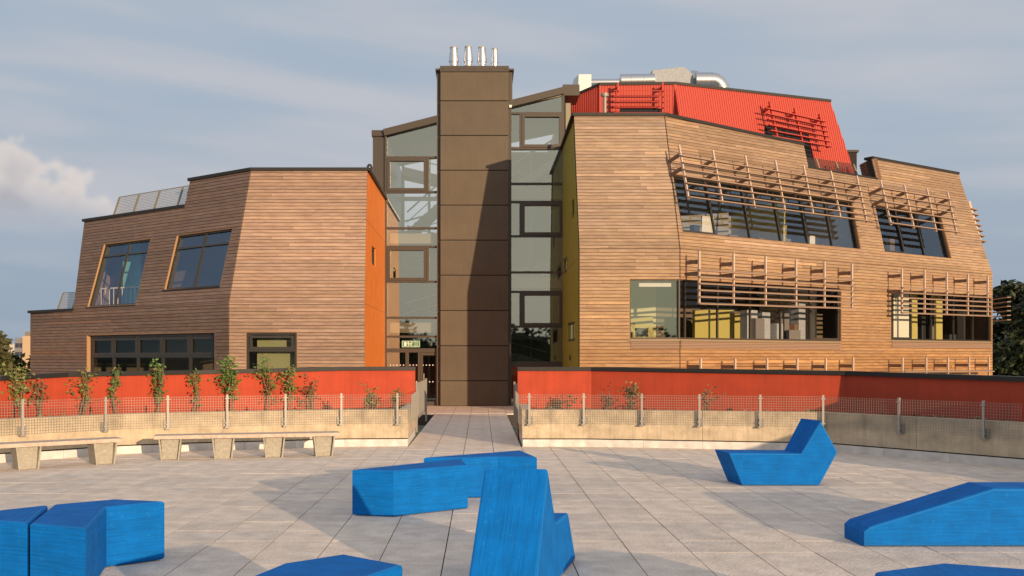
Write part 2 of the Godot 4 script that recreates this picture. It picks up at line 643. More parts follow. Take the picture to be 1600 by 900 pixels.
# q: the opening, top left, top right, bottom right, bottom left. cols and rows: where mullions and transoms stand (0 to 1). opening: cells [column, row] with a sash of their own
func window(parent: Node, f: Facet, q: PackedVector2Array, cols: Array, rows: Array, opening := [], glass := "glass", frame := "frame", deep := 0.15, wide := 0.06, reveal := [0, 1, 2, 3]) -> void:
	var w := ((q[1] - q[0]).length() + (q[2] - q[3]).length()) / 2.0
	var h := (q[3] - q[0]).length()
	var ds := wide / w
	var dt := wide / h
	var b := MB.new()
	var h0 := -deep - 0.02
	var h1 := -deep + 0.055
	b.extrude(f, cell(q, 0, 0, 1, dt), h0, h1, Vector2.ZERO, true)
	b.extrude(f, cell(q, 0, 1 - dt * 1.3, 1, 1), h0, h1 + 0.01, Vector2.ZERO, true)
	b.extrude(f, cell(q, 0, dt, ds, 1 - dt * 1.3), h0, h1, Vector2.ZERO, true)
	b.extrude(f, cell(q, 1 - ds, dt, 1, 1 - dt * 1.3), h0, h1, Vector2.ZERO, true)
	for c in cols:
		b.extrude(f, cell(q, c - ds * 0.45, dt, c + ds * 0.45, 1 - dt * 1.3), h0, h1 - 0.006, Vector2.ZERO, true)
	for r in rows:
		b.extrude(f, cell(q, ds, r - dt * 0.5, 1 - ds, r + dt * 0.5), h0, h1 - 0.003, Vector2.ZERO, true)
	var o := put("window", b, M[frame], parent)
	if reveal.size():
		var rv := MB.new()
		var g := 0.016
		var sides := [[0, 0, g / w, 1], [1 - g / w, 0, 1, 1], [g / w, 0, 1 - g / w, g / h], [g / w, 1 - g / h, 1 - g / w, 1]]
		for k in reveal:
			var e: Array = sides[k]
			rv.extrude(f, cell(q, e[0], e[1], e[2], e[3]), h1 + 0.012, 0.012)
		put("reveal", rv, M.reveal, o)
	var xs := [ds]
	for c in cols:
		xs.append(c)
	xs.append(1 - ds)
	var ys := [dt]
	for r in rows:
		ys.append(r)
	ys.append(1 - dt)
	for i in xs.size() - 1:
		for j in ys.size() - 1:
			var p := MB.new()
			var c := cell(q, xs[i], ys[j], xs[i + 1], ys[j + 1])
			p.quad(f.at(c[0], -deep), f.at(c[1], -deep), f.at(c[2], -deep), f.at(c[3], -deep), f.n)
			put("pane", p, M[glass], o)
			if [i, j] in opening:
				var sb := MB.new()
				var sx := ds * 0.9
				var sy := dt * 0.9
				var a0: float = xs[i] + ds * 0.3
				var a1: float = xs[i + 1] - ds * 0.3
				var b0: float = ys[j] + dt * 0.3
				var b1: float = ys[j + 1] - dt * 0.3
				for e in [[a0, b0, a1, b0 + sy], [a0, b1 - sy, a1, b1], [a0, b0 + sy, a0 + sx, b1 - sy], [a1 - sx, b0 + sy, a1, b1 - sy]]:
					sb.extrude(f, cell(q, e[0], e[1], e[2], e[3]), -deep + 0.01, h1 + 0.012, Vector2.ZERO, true)
				put("sash", sb, M[frame], o)


func cap_run(parent: Node, pts: Array, inward: Vector3, wide := 0.4, tall := 0.1, m: Material = null) -> void:
	var b := MB.new()
	for i in pts.size() - 1:
		var a: Vector3 = pts[i]
		var c: Vector3 = pts[i + 1]
		var d := (c - a).normalized()
		var s := (inward - d * inward.dot(d)).normalized()
		var up := Vector3.UP
		var o := s * (wide / 2.0 - 0.06) + up * (tall / 2.0 - 0.02)
		b.box((a + c) / 2.0 + o, (c - a) / 2.0 + d * 0.02, s * wide / 2.0, up * tall / 2.0)
	put("coping", b, m if m else M.cap, parent)


func slab(parent: Node, called: String, plan: Array, y: float, thick: float, m: Material) -> void:
	var b := MB.new()
	var p := PackedVector2Array()
	for e in plan:
		p.append(Vector2(e[0], e[1]))
	var f := Facet.new(Vector3(0, y, 0), Vector3(1, y, 0), Vector3(0, y, -1))
	b.extrude(f, p, -thick, 0.0, Vector2.ZERO, true)
	put(called, b, m, parent)


# a plain upright wall panel from (x, depth) to (x, depth)
func panel(parent: Node, called: String, x0: float, d0: float, x1: float, d1: float, y0: float, y1: float, thick: float, m: Material) -> void:
	var b := MB.new()
	var a := Vector3(x0, (y0 + y1) / 2, -d0)
	var c := Vector3(x1, (y0 + y1) / 2, -d1)
	var d := (c - a).normalized()
	b.box((a + c) / 2, (c - a) / 2, Vector3(0, (y1 - y0) / 2, 0), d.cross(Vector3.UP) * thick / 2)
	put(called, b, m, parent)


# a sun screen of level slats on posts held off the wall by brackets
func screen(label: String, group: String, called: String, f: Facet, off: float, posts: Array, slats: int, t0: float, t1: float, left: float, right: float, brackets: Array, ms := "slat", mp := "post", mb := "bracket", thin := 1.0) -> void:
	var t := thing(called, label, "sun screen", Vector3.ZERO, group)
	var tops := []
	var feet := []
	for p in posts:
		tops.append(f.at(f.px(p[0], p[1], off), off))
		feet.append(f.at(f.px(p[2], p[3], off), off))
	for i in posts.size():
		var b := MB.new()
		b.bar(tops[i], feet[i], f.u, 0.048 * thin, 0.07 * thin)
		put("post", b, M[mp], t)
		for k in brackets:
			var c: Vector3 = tops[i].lerp(feet[i], k)
			var g := MB.new()
			g.bar(c - f.n * (off - 0.03), c - f.n * 0.04, f.v, 0.125 * thin, 0.035)
			g.bar(c - f.n * (off - 0.035) - f.v * 0.19, c - f.n * (off - 0.035) + f.v * 0.19, f.u, 0.03, 0.02)
			put("bracket", g, M[mb], t)
	var n := posts.size() - 1
	for k in slats:
		var q := t0 + (t1 - t0) * k / maxf(1.0, slats - 1.0)
		var a: Vector3 = tops[0].lerp(feet[0], q)
		var c: Vector3 = tops[n].lerp(feet[n], q)
		if n == 0:
			c = a + f.u * 0.01
		var d := (c - a).normalized()
		a += f.n * 0.07 - d * left
		c += f.n * 0.07 + d * right
		var b := MB.new()
		# slats tip down a little to the front
		var dep := (f.n * 0.96 - f.v * 0.28).normalized()
		b.bar(a, c, dep, 0.135 * thin, 0.032)
		put("slat", b, M[ms], t)


# ------------------------------------------------------------------ the two timber buildings
func lerp3(a: Vector3, b: Vector3, t: float) -> Vector3:
	return a.lerp(b, t)


var fRL: Facet
var fRU: Facet
var fSL: Facet
var fSU: Facet


func right_building() -> void:
	var t := thing("timber_building", "large timber clad block on the right with slatted sun screens and an olive side wall", "building")
	var yb := -3.5
	var A := Vector3(3.18, 5.42, -32.3)
	var B := Vector3(6.42, 5.42, -32.3)
	var C := Vector3(21.67, 5.42, -42.36)
	var A2 := P(897, 180.5, 33.8)
	var B2 := P(1038, 182, 33.8)
	B2.y = A2.y
	fRL = Facet.new(Vector3(A.x, 0, A.z), Vector3(B.x, 0, B.z), A)
	fRU = Facet.new(A, B, A2)
	fSL = Facet.new(Vector3(B.x, 0, B.z), Vector3(C.x, 0, C.z), B)
	fSU = Facet.new(B, C, B2)
	var warm := func(c: Color, w: Vector3) -> Color:
		# boards lower down are newer looking and more orange, the tops are greyed
		var k := clampf((w.y - 1.5) / 5.0 + rng.randf_range(-0.12, 0.12), 0, 1)
		var out := Color(c.r * 1.1, c.g * 0.94, c.b * 0.72).lerp(Color(c.r * 0.95, c.g * 0.955, c.b * 1.03), k)
		if w.y < 2.5:
			out = out.lerp(Color(c.r * 1.12, c.g * 0.8, c.b * 0.5), clampf((2.5 - w.y) * 0.5 + rng.randf_range(-0.2, 0.25), 0, 0.75))
		if rng.randf() < 0.09:
			out = Color(out.r * 1.22, out.g * 1.2, out.b * 1.16)
		if w.x > 6.5:
			out = Color(out.r * 0.98, out.g * 0.93, out.b * 0.86)
		return out
	var base := Color(0.415, 0.3, 0.205)

	# lower front, with the left end of the corner window
	var e := fRL.of(B).x
	var hA := fRL.pxs([[983, 435.5], [1061, 435.5], [1061, 531], [983, 531]])
	hA[1].x = e + 0.02
	hA[2].x = e + 0.02
	var hA_cut := PackedVector2Array([hA[0], hA[1] + Vector2(1, 0), hA[2] + Vector2(1, 0), hA[3]])
	var o1 := rect(0, 0.6, e - 0.012, 5.42)
	clad(t, fRL, o1, [hA_cut], base, warm)
	backing(t, "wall", fRL, rect(0, yb, e, 5.42), [hA_cut], -0.28, -0.006, M.membrane)
	# upper front, leaning back
	var e2 := fRU.of(B).x
	var top := fRU.of(A2).y
	var o2 := PackedVector2Array([Vector2(0, 0.006), Vector2(e2 - 0.012, 0.006), fRU.of(B2) - Vector2(0.012, 0), fRU.of(A2)])
	clad(t, fRU, o2, [], base, warm)
	backing(t, "wall", fRU, o2, [], -0.28, -0.006, M.membrane)
	# lower flank
	var ex := fSL.of(C).x
	var h1 := fSL.pxs([[1062, 437], [1314, 449.5], [1314, 532.5], [1062, 531]])
	h1[0].x = -0.02
	h1[3].x = -0.02
	h1[0].y = hA[0].y
	h1[3].y = hA[3].y
	h1[1].y = h1[0].y
	h1[2].y = h1[3].y
	var h1_cut := PackedVector2Array([h1[0] - Vector2(1, 0), h1[1], h1[2], h1[3] - Vector2(1, 0)])
	var h2 := fSL.pxs([[1391.5, 454], [1547.5, 466], [1547.5, 533], [1391.5, 532]])
	h2[1].y = h2[0].y
	h2[2].y = h2[3].y
	h2[1].x = ex - 0.06
	h2[2].x = ex - 0.06
	clad(t, fSL, rect(0.012, 0.6, ex, 5.42), [h1_cut, h2], base, warm)
	backing(t, "wall", fSL, rect(0, yb, ex, 5.42), [h1_cut, h2], -0.28, -0.006, M.membrane)
	# upper flank with the notch of the roof terrace
	var ou := PackedVector2Array([Vector2(0.012, 0.006), fSU.of(C) + Vector2(0, 0.006)])
	ou.append_array(fSU.pxs([[1497, 272], [1362, 247.5], [1370, 280], [1262.5, 262], [1255, 226.5]]))
	ou.append(fSU.of(B2) + Vector2(0.012, 0))
	var h3 := fSU.pxs([[1050, 271], [1331, 316], [1345, 390], [1066, 363]])
	var h4 := fSU.pxs([[1366, 319], [1469, 334.5], [1486.5, 404.5], [1382, 394]])
	clad(t, fSU, ou, [h3, h4], base, warm)
	backing(t, "wall", fSU, ou, [h3, h4], -0.28, -0.006, M.membrane)

	window(t, fRL, hA, [], [], [], "half", "bronze", 0.1, 0.06, [0, 2, 3])
	var wl: Array = []
	for x in [1072.5, 1123.6, 1174.7, 1222, 1268]:
		wl.append((fSL.px(x, 500).x - h1[0].x) / (h1[1].x - h1[0].x))
	window(t, fSL, h1, wl, [], [[5, 0]], "dim", "bronze", 0.1, 0.06, [1, 2, 3])
	var w2: Array = []
	for x in [1426, 1458.7, 1493, 1523]:
		w2.append((fSL.px(x, 500).x - h2[0].x) / (h2[1].x - h2[0].x))
	window(t, fSL, h2, w2, [], [[0, 0]], "dim", "frame", 0.12)
	window(t, fSU, h3, [0.178, 0.362, 0.532, 0.69, 0.838], [], [[0, 0]], "glass", "frame", 0.14)
	window(t, fSU, h4, [0.33, 0.63], [], [[0, 0]], "glass", "frame", 0.14)

	# olive side wall facing the stair, with its small windows
	var fo := Facet.new(Vector3(3.18, 0, -39.15), Vector3(3.18, 0, -32.3), Vector3(3.18, 5, -39.15))
	var oo := PackedVector2Array([Vector2(0, yb), Vector2(6.8, yb), fo.of(A) - Vector2(0.05, 0), fo.of(Vector3(3.18, A2.y, A2.z)) - Vector2(0.05, 0), Vector2(0, A2.y)])
	var ho1 := fo.pxs([[887, 505], [898, 502], [898, 532], [887, 534]])
	var ho2 := fo.pxs([[893.5, 314], [897, 310], [897, 338], [893.5, 342]])
	var ho3 := fo.pxs([[880.3, 405], [886.5, 400], [886.5, 424], [880.3, 428]])
	backing(t, "olive_wall", fo, oo, [ho1, ho2, ho3], -0.3, 0.0, M.olive)
	for h in [ho1, ho2, ho3]:
		window(t, fo, h, [0.5] if h == ho1 else [], [], [], "glass", "frame", 0.1, 0.07, [])
	var vent := MB.new()
	var vp := fo.px(891.5, 559)
	vent.extrude(fo, rect(vp.x - 0.06, vp.y - 0.09, vp.x + 0.06, vp.y + 0.09), 0.0, 0.04)
	put("wall_vent", vent, M.dark, t)
	var seam := MB.new()
	var s1 := fo.px(902, 405)
	var s2 := fo.px(881, 450)
	seam.extrude(fo, PackedVector2Array([Vector2(0.1, s1.y), Vector2(6.7, s1.y), Vector2(6.7, s1.y + 0.02), Vector2(0.1, s1.y + 0.02)]), 0.0, 0.004)
	put("render_seam", seam, M.bracket, t)
	# bottom rows of narrow ventilation boards under the windows
	for e4 in [[fSL, h1, -0.75], [fSL, h2, -0.55], [fRL, hA, 0.0]]:
		var fv: Facet = e4[0]
		var hh: PackedVector2Array = e4[1]
		var gb := MB.new()
		for k in 4:
			var yy: float = hh[3].y - 0.1 - k * 0.052
			gb.extrude(fv, rect(hh[3].x + 0.05, yy - 0.013, hh[2].x - 0.05, yy + 0.013), 0.03, 0.046)
		put("sill_grille", gb, M.slat, t)
		var gd := MB.new()
		gd.extrude(fv, rect(hh[3].x + 0.05, hh[3].y - 0.29, hh[2].x - 0.05, hh[3].y - 0.06), 0.026, 0.03)
		put("grille_back", gd, M.bracket, t)
		var sill := MB.new()
		sill.extrude(fv, rect(hh[3].x + 0.02, hh[3].y - 0.045, hh[2].x - 0.02, hh[3].y - 0.004), -0.05, 0.05)
		put("sill", sill, M.bead, t)

	# parapet copings
	var back := Vector3(0, 0, -1)
	cap_run(t, [A2 + Vector3(-0.03, 0, 0.03), B2 + Vector3(0.02, 0, 0.03), fSU.at(ou[6])], back)
	cap_run(t, [fSU.at(ou[3]), fSU.at(ou[2])], back)
	cap_run(t, [fSU.at(ou[5]), fSU.at(ou[4])], back, 0.3, 0.06)
	cap_run(t, [Vector3(3.15, A2.y, -39.1), A2 + Vector3(-0.03, 0, 0.03)], Vector3(1, 0, 0), 0.4)
	# the return of the parapet beside the terrace and the end wall
	var p3 := fSU.at(ou[3])
	var p4 := fSU.at(ou[4])
	var rb := MB.new()
	for k in 8:
		var y0 := lerpf(p4.y, p3.y, k / 8.0)
		var x0 := lerp3(p4, p3, k / 8.0)
		rb.abox(Vector3(x0.x - 0.02, y0 + 0.006, x0.z - 1.3), Vector3(x0.x + 0.2, lerpf(p4.y, p3.y, (k + 1) / 8.0) - 0.006, x0.z - 0.02))
	rb.col = Color(0.2, 0.12, 0.08)
	put("parapet_return", rb, M.bracket, t)
	var en := MB.new()
	var C2 := fSU.at(ou[2])
	en.quad(Vector3(C.x, yb, C.z), C, C + Vector3(0, 0, -12), Vector3(C.x, yb, C.z - 12), Vector3.RIGHT)
	en.quad(C, C2, Vector3(C2.x, C2.y, C.z - 12), C + Vector3(0, 0, -12), Vector3.RIGHT)
	en.quad(Vector3(C.x, yb, C.z - 12), C + Vector3(0, 0, -12), Vector3(3.4, C.y, C.z - 12), Vector3(3.4, yb, C.z - 12), Vector3.FORWARD)
	en.quad(C + Vector3(0, 0, -12), Vector3(C2.x, C2.y, C.z - 12), Vector3(3.4, C2.y, C.z - 12), Vector3(3.4, C.y, C.z - 12), Vector3.FORWARD)
	put("rear_wall", en, M.slat, t)

	# floors, roof, inner walls
	var plan := [[3.45, 32.65], [6.3, 32.65], [21.3, 42.5], [21.3, 54.2], [3.45, 54.2]]
	var plan_up := [[3.45, 34.1], [6.1, 34.1], [20.4, 43.5], [20.4, 54.2], [3.45, 54.2]]
	slab(t, "floor_slab", plan, 1.68, 0.35, M.floor)
	slab(t, "ceiling", plan, 4.85, 0.06, M.cream)
	slab(t, "floor_slab", plan, 5.25, 0.33, M.floor)
	slab(t, "ceiling", plan_up, 8.75, 0.06, M.cream)
	slab(t, "roof_deck", plan_up, 9.1, 0.3, M.boxgrey)
	for lv in [[1.7, 4.78, M.olive_room], [5.27, 8.68, M.room]]:
		panel(t, "room_wall", 3.5, 37.2 if lv[0] < 3.0 else 38.4, 6.5 if lv[0] < 3.0 else 9.5, 37.2 if lv[0] < 3.0 else 38.4, lv[0], lv[1], 0.1, lv[2])
		panel(t, "room_wall", 6.5 if lv[0] < 3.0 else 9.0, 37.25 if lv[0] < 3.0 else 38.5, 19.9, 46.4, lv[0], lv[1], 0.1, M.brown_room if lv[0] < 3.0 else lv[2])
	# lit yellow cupboards and partitions that show through the corner window
	panel(t, "cupboard", 4.95, 35.4, 6.05, 35.4, 1.7, 3.35, 0.5, M.yellow)
	panel(t, "cupboard", 7.7, 36.2, 9.1, 36.2, 1.7, 3.6, 0.45, M.yellow)
	panel(t, "cupboard", 9.4, 37.3, 10.4, 37.3, 1.7, 3.5, 0.45, M.yellow)
	panel(t, "partition", 11.2, 40.1, 12.7, 37.9, 1.7, 4.7, 0.1, M.cream)
	panel(t, "partition", 16.35, 39.7, 17.3, 40.3, 1.7, 4.7, 0.1, M.cream)
	panel(t, "partition", 17.55, 40.9, 17.95, 41.2, 1.7, 4.7, 0.1, M.yellow)
	panel(t, "partition", 19.0, 41.8, 19.4, 42.1, 1.7, 4.7, 0.1, M.yellow)
	# things standing about in the rooms
	var fr := RandomNumberGenerator.new()
	fr.seed = 77
	for k in 16:
		var x := lerpf(9.3, 13.6, k / 15.0) if k < 10 else lerpf(17.2, 20.4, (k - 10) / 5.0)
		var zz := 28.06 + 0.66 * x + fr.randf_range(0.9, 2.2)
		var hh := fr.randf_range(0.35, 1.0) + (0.6 if k % 3 == 0 else 0.0)
		var mm: Material = [M.brown_room, M.dark, M.floor, M.boxgrey, M.bracket, M.floor][fr.randi_range(0, 5)]
		panel(t, "furniture", x, zz, x + fr.randf_range(0.2, 0.6), zz + 0.3, 2.45, 2.45 + hh, fr.randf_range(0.1, 0.4), mm)
	for k in 9:
		var x := 7.6 + k * 1.35
		var zz := 29.5 + 0.66 * x + fr.randf_range(0.8, 2.0)
		panel(t, "furniture", x, zz, x + fr.randf_range(0.2, 0.5), zz + 0.25, 6.1, 6.1 + fr.randf_range(0.2, 0.8), 0.2, [M.dark, M.cream, M.floor, M.brown_room][fr.randi_range(0, 3)])
	for x in [10.6, 12.4, 18.5]:
		panel(t, "strip_lamp", x, 29.4 + 0.66 * x, x + 1.1, 30.1 + 0.66 * x, 4.6, 4.68, 0.15, M.white)
	panel(t, "cupboard", 17.3, 43.0, 18.6, 43.8, 1.7, 3.9, 0.4, M.yellow)
	panel(t, "partition", 9.8, 39.0, 11.2, 36.9, 5.3, 8.6, 0.1, M.yellow)
	panel(t, "partition", 13.4, 41.2, 14.7, 39.3, 5.3, 8.6, 0.1, M.cream)
	panel(t, "desk", 7.2, 35.0, 9.2, 36.4, 6.15, 6.22, 0.9, M.cream)
	panel(t, "desk", 12.0, 38.5, 14.2, 40.0, 6.15, 6.22, 0.9, M.cream)
	panel(t, "paper", 7.55, 34.25, 8.05, 34.58, 5.95, 6.75, 0.02, M.cream)
	panel(t, "paper", 12.3, 37.4, 12.55, 37.56, 5.95, 6.45, 0.02, M.cream)
	panel(t, "paper", 14.6, 38.9, 14.95, 39.13, 5.98, 6.4, 0.02, M.cream)
	# roller blind at the head of the corner window, a strip lamp, desks
	panel(t, "roller_blind", 5.15, 32.62, 6.2, 32.62, 4.2, 4.32, 0.03, M.white)
	panel(t, "desk", 5.0, 34.6, 6.1, 34.6, 2.4, 2.46, 0.7, M.floor)
	panel(t, "desk", 8.0, 34.5, 12.0, 37.1, 2.4, 2.46, 0.7, M.floor)
	panel(t, "monitor", 5.3, 34.4, 5.75, 34.4, 2.6, 2.9, 0.04, M.dark)

	# window blinds and jackets seen through the glass are left as plain partitions
	# sun screens
	var g := "slatted timber sun screens over the windows of the right building"
	screen("long slanting timber slat screen over the upper window row of the right block", g, "slatted_screen", fSU, 0.62,
		[[1060.7, 226.7, 1076, 311], [1113.3, 235, 1129, 318], [1164, 243.3, 1179.3, 325], [1211, 251, 1226.7, 331], [1255.3, 259, 1270.7, 336], [1297.7, 267.3, 1313.3, 342], [1338.3, 275, 1354.3, 348]], 7, 0.22, 0.98, 0.06, 0.35, [0.17, 0.42])
	screen("long timber slat screen over the lower corner window of the right block", g, "slatted_screen", fSL, 0.62,
		[[1092.4, 391.7, 1092.4, 475.5], [1146, 395.6, 1146, 477], [1196, 400.7, 1196, 478.5], [1243.7, 405.3, 1243.7, 480], [1288, 408.3, 1288, 481.5], [1331, 412, 1331, 483]], 6, 0.36, 0.985, 0.1, 0.08, [0.2, 0.42])
	screen("short slanting slat screen over the upper right window below the stepped parapet", g, "slatted_screen", fSU, 0.62,
		[[1375.5, 282, 1392.4, 352], [1412.4, 289, 1428, 357], [1448, 294.7, 1462.7, 362], [1480, 300, 1494.7, 366]], 6, 0.2, 0.97, 0.12, 0.15, [0.17, 0.42])
	screen("timber slat screen over the lower right corner window beside the trees", g, "slatted_screen", fSL, 0.62,
		[[1409, 420, 1409, 490], [1444.4, 422, 1444.4, 491], [1479, 426, 1479, 492.5], [1512, 428.5, 1512, 493.5], [1543, 431, 1543, 494.5]], 6, 0.42, 0.985, 0.1, 0.15, [0.15, 0.5])
	screen("timber screen posts showing just above the long red wall, under the corner window", g, "slatted_screen", fSL, 0.62,
		[[1094.6, 560.4, 1094.6, 610], [1148.4, 560.4, 1148.4, 610], [1198.4, 560, 1198.4, 610], [1245.5, 560, 1245.5, 610], [1290, 560, 1290, 610], [1332.8, 558.5, 1332.8, 610]], 5, 0.6, 0.98, 0.1, 0.1, [0.26])
	screen("timber screen posts above the far right end of the red wall, with one slat showing", g, "slatted_screen", fSL, 0.62,
		[[1410, 558.5, 1410, 608], [1447, 558.5, 1447, 608], [1481, 558, 1481, 608], [1514, 557.5, 1514, 608], [1545, 557.5, 1545, 608]], 4, 0.44, 0.95, 0.0, 0.2, [0.26])
	# screens on the end wall, seen from their side
	var fe := Facet.new(Vector3(21.67, 0, -42.4), Vector3(21.67, 0, -50), Vector3(21.67, 5, -42.4))
	var t2 := thing("slatted_screen", "timber slat screen sticking out past the far right corner in front of the trees", "sun screen", Vector3.ZERO, g)
	for k in 6:
		var y := 4.42 - 0.19 * k
		var b := MB.new()
		b.bar(Vector3(22.2, y, -42.0), Vector3(22.75, y, -46.5), Vector3(1, 0, 0.1), 0.15, 0.038)
		put("slat", b, M.slat, t2)
	for z in [44.2, 46.0]:
		var b := MB.new()
		b.bar(Vector3(22.3, 4.5, -z), Vector3(22.3, 3.4, -z), Vector3(1, 0, 0), 0.06, 0.06)
		put("post", b, M.post, t2)
		var bb := MB.new()
		bb.bar(Vector3(21.66, 4.8, -z), Vector3(22.27, 4.8, -z), Vector3(0, 1, 0), 0.14, 0.035)
		put("bracket", bb, M.bracket, t2)
	var t3 := thing("slatted_screen", "end of a slat screen jutting from the block's leaning right edge against the sky", "sun screen", Vector3.ZERO, g)
	var q0 := P(1514, 315, 43.8)
	var q1 := P(1532, 378, 43.2)
	var pb := MB.new()
	pb.bar(q0, q1, Vector3(1, 0, 0), 0.09, 0.09)
	put("post", pb, M.post, t3)
	var br := MB.new()
	br.bar(q0.lerp(q1, 0.3), q0.lerp(q1, 0.3) + Vector3(-0.75, -0.25, -0.6), Vector3(0, 1, 0), 0.14, 0.035)
	br.bar(q0.lerp(q1, 0.85), q0.lerp(q1, 0.85) + Vector3(-0.75, -0.25, -0.6), Vector3(0, 1, 0), 0.14, 0.035)
	put("bracket", br, M.bracket, t3)
	for k in 7:
		var c := q0.lerp(q1, 0.2 + 0.78 * k / 6.0)
		var b := MB.new()
		b.bar(c + Vector3(0.08, 0, 0.15), c + Vector3(0.5, 0, -3.6), Vector3(1, -0.25, 0.1), 0.26, 0.045)
		put("slat", b, M.slat, t3)


func left_building() -> void:
	var t := thing("timber_building", "timber clad block on the left with an orange side wall and stepped roof terraces", "building")
	var yb := -3.5
	var D := Vector3(-3.77, 3.66, -32.3)
	var E := Vector3(-8.16, 3.66, -32.3)
	var Fp := Vector3(-17.87, 3.66, -39.6)
	var D2 := P(574, 266, 33.05)
	D2.x = -3.77
	var E2 := P(392.5, 266, 33.05)
	var fL := Facet.new(Vector3(E.x, 0, E.z), Vector3(D.x, 0, D.z), E)
	var fU := Facet.new(E, D, E2)
	var sL := Facet.new(Vector3(Fp.x, 0, Fp.z), Vector3(E.x, 0, E.z), Fp)
	var sU := Facet.new(Fp, E, E2)
	var warm := func(c: Color, _w: Vector3) -> Color: return c
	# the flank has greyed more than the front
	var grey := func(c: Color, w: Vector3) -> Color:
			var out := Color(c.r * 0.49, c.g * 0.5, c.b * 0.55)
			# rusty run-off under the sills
			for s in [[-14.7, 2.4, 0.9, 1.4], [-16.6, 1.6, 0.6, 1.2]]:
				var k := exp(-pow((w.x - s[0]) / s[2], 2.0) - pow((w.y - s[1]) / s[3], 2.0))
				out = out.lerp(Color(c.r * 0.75, c.g * 0.48, c.b * 0.3), k * 0.7 * rng.randf())
			return out
	var base := Color(0.395, 0.27, 0.208)
	var e := fL.of(D).x
	var q1 := fL.pxs([[384, 518.5], [464.5, 518.5], [464.5, 585], [384, 585]])
	clad(t, fL, rect(0.01, 0.6, e - 0.004, 3.66), [q1], base, warm)
	backing(t, "wall", fL, rect(0, yb, e - 0.004, 3.66), [q1], -0.28, -0.006, M.membrane)
	var ou := PackedVector2Array([Vector2(0.01, 0.006), Vector2(e - 0.004, 0.006), fU.of(D2) - Vector2(0.004, 0), fU.of(E2) + Vector2(0.01, 0)])
	clad(t, fU, ou, [], base, warm)
	backing(t, "wall", fU, ou, [], -0.28, -0.006, M.membrane)
	var ex := sL.of(E).x
	var q2 := sL.pxs([[136, 523.5], [336, 520], [336, 585], [136, 585]])
	q2[1].y = q2[0].y
	q2[3].y = 0.9
	q2[2].y = 0.9
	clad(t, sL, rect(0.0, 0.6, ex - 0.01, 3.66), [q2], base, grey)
	backing(t, "wall", sL, rect(0.0, yb, ex, 3.66), [q2], -0.28, -0.006, M.membrane)
	var su := PackedVector2Array()
	su.append_array(sU.pxs([[115, 485]]))
	su[0].y = 0.006
	su.append(sU.of(E) + Vector2(-0.01, 0.006))
	su.append(sU.of(E2) - Vector2(0.01, 0))
	su.append_array(sU.pxs([[297, 286], [289, 323], [132, 348.5]]))
	su[3].y = su[2].y
	su[5].y = su[4].y
	var q3 := sU.pxs([[163, 381.5], [236, 372.5], [209.5, 491], [134, 494.5]])
	var q4 := sU.pxs([[277, 367.8], [364, 356], [344, 448], [257, 453]])
	# the tall window runs down past the bend, so its foot is let into the wall below
	if q3[2].y < 0.1:
		q3[2].y = 0.1
		q3[3].y = 0.1
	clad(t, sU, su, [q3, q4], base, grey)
	backing(t, "wall", sU, su, [q3, q4], -0.28, -0.006, M.membrane)
	window(t, fL, q1, [], [0.43], [[0, 0]], "clear", "frame", 0.1, 0.09)
	window(t, sL, q2, [0.195, 0.395, 0.59, 0.795], [0.43], [[0, 0], [1, 0], [2, 0], [3, 0], [4, 0]], "clear", "frame", 0.2, 0.1)
	window(t, sU, q3, [0.52], [0.19], [], "glass", "frame", 0.12, 0.06)
	window(t, sU, q4, [0.5], [0.24], [], "glass", "frame", 0.12, 0.06)
	for hh in [q3, q4]:
		var sill := MB.new()
		sill.extrude(sU, rect(hh[3].x - 0.04, hh[3].y - 0.05, hh[2].x + 0.02, hh[3].y - 0.005), -0.08, 0.05)
		put("sill", sill, M.cap, t)

	# orange side wall facing the stair
	var fo := Facet.new(Vector3(-3.77, 0, -32.3), Vector3(-3.77, 0, -39.15), Vector3(-3.77, 5, -32.3))
	var oo := PackedVector2Array([Vector2(0.05, yb), Vector2(6.84, yb), Vector2(6.84, D2.y), fo.of(D2) + Vector2(0.05, 0), fo.of(D) + Vector2(0.05, 0)])
	var ho := fo.pxs([[581, 384], [587, 389], [587, 417], [581, 412]])
	backing(t, "orange_wall", fo, oo, [ho], -0.3, 0.0, M.orange)
	window(t, fo, ho, [], [], [], "glass", "frame", 0.1, 0.07, [])
	var sm := MB.new()
	for y in [3.63, 6.4]:
		sm.extrude(fo, rect(0.05, y, 6.8, y + 0.012), 0.0, 0.003)
	put("render_seam", sm, M.bracket, t)

	var back := Vector3(0, 0, -1)
	cap_run(t, [sU.at(su[3]) + Vector3(-0.05, 0, 0), E2 + Vector3(0, 0, 0.03), D2 + Vector3(0.03, 0, 0.03)], back)
	cap_run(t, [sU.at(su[5]) + Vector3(-0.05, 0, 0), sU.at(su[4])], back)
	cap_run(t, [Fp + Vector3(-0.05, 0, 0.03), sU.at(su[0])], back)
	cap_run(t, [D2 + Vector3(0.03, 0, 0), Vector3(-3.74, D2.y, -39.1)], Vector3(-1, 0, 0))
	# end walls of the steps, rear wall
	var en := MB.new()
	var zb := -52.0
	for s in [[su[0], su[5]], [su[4], su[3]]]:
		var a := sU.at(s[0])
		var c := sU.at(s[1])
		en.quad(a, c, Vector3(c.x, c.y, zb), Vector3(a.x, a.y, zb), Vector3.LEFT)
	en.quad(Vector3(Fp.x, yb, Fp.z), Fp, Vector3(Fp.x, Fp.y, zb), Vector3(Fp.x, yb, zb), Vector3.LEFT)
	en.quad(Vector3(Fp.x, yb, zb), Vector3(Fp.x, 3.66, zb), Vector3(-3.9, 3.66, zb), Vector3(-3.9, yb, zb), Vector3.FORWARD)
	var p5 := sU.at(su[5])
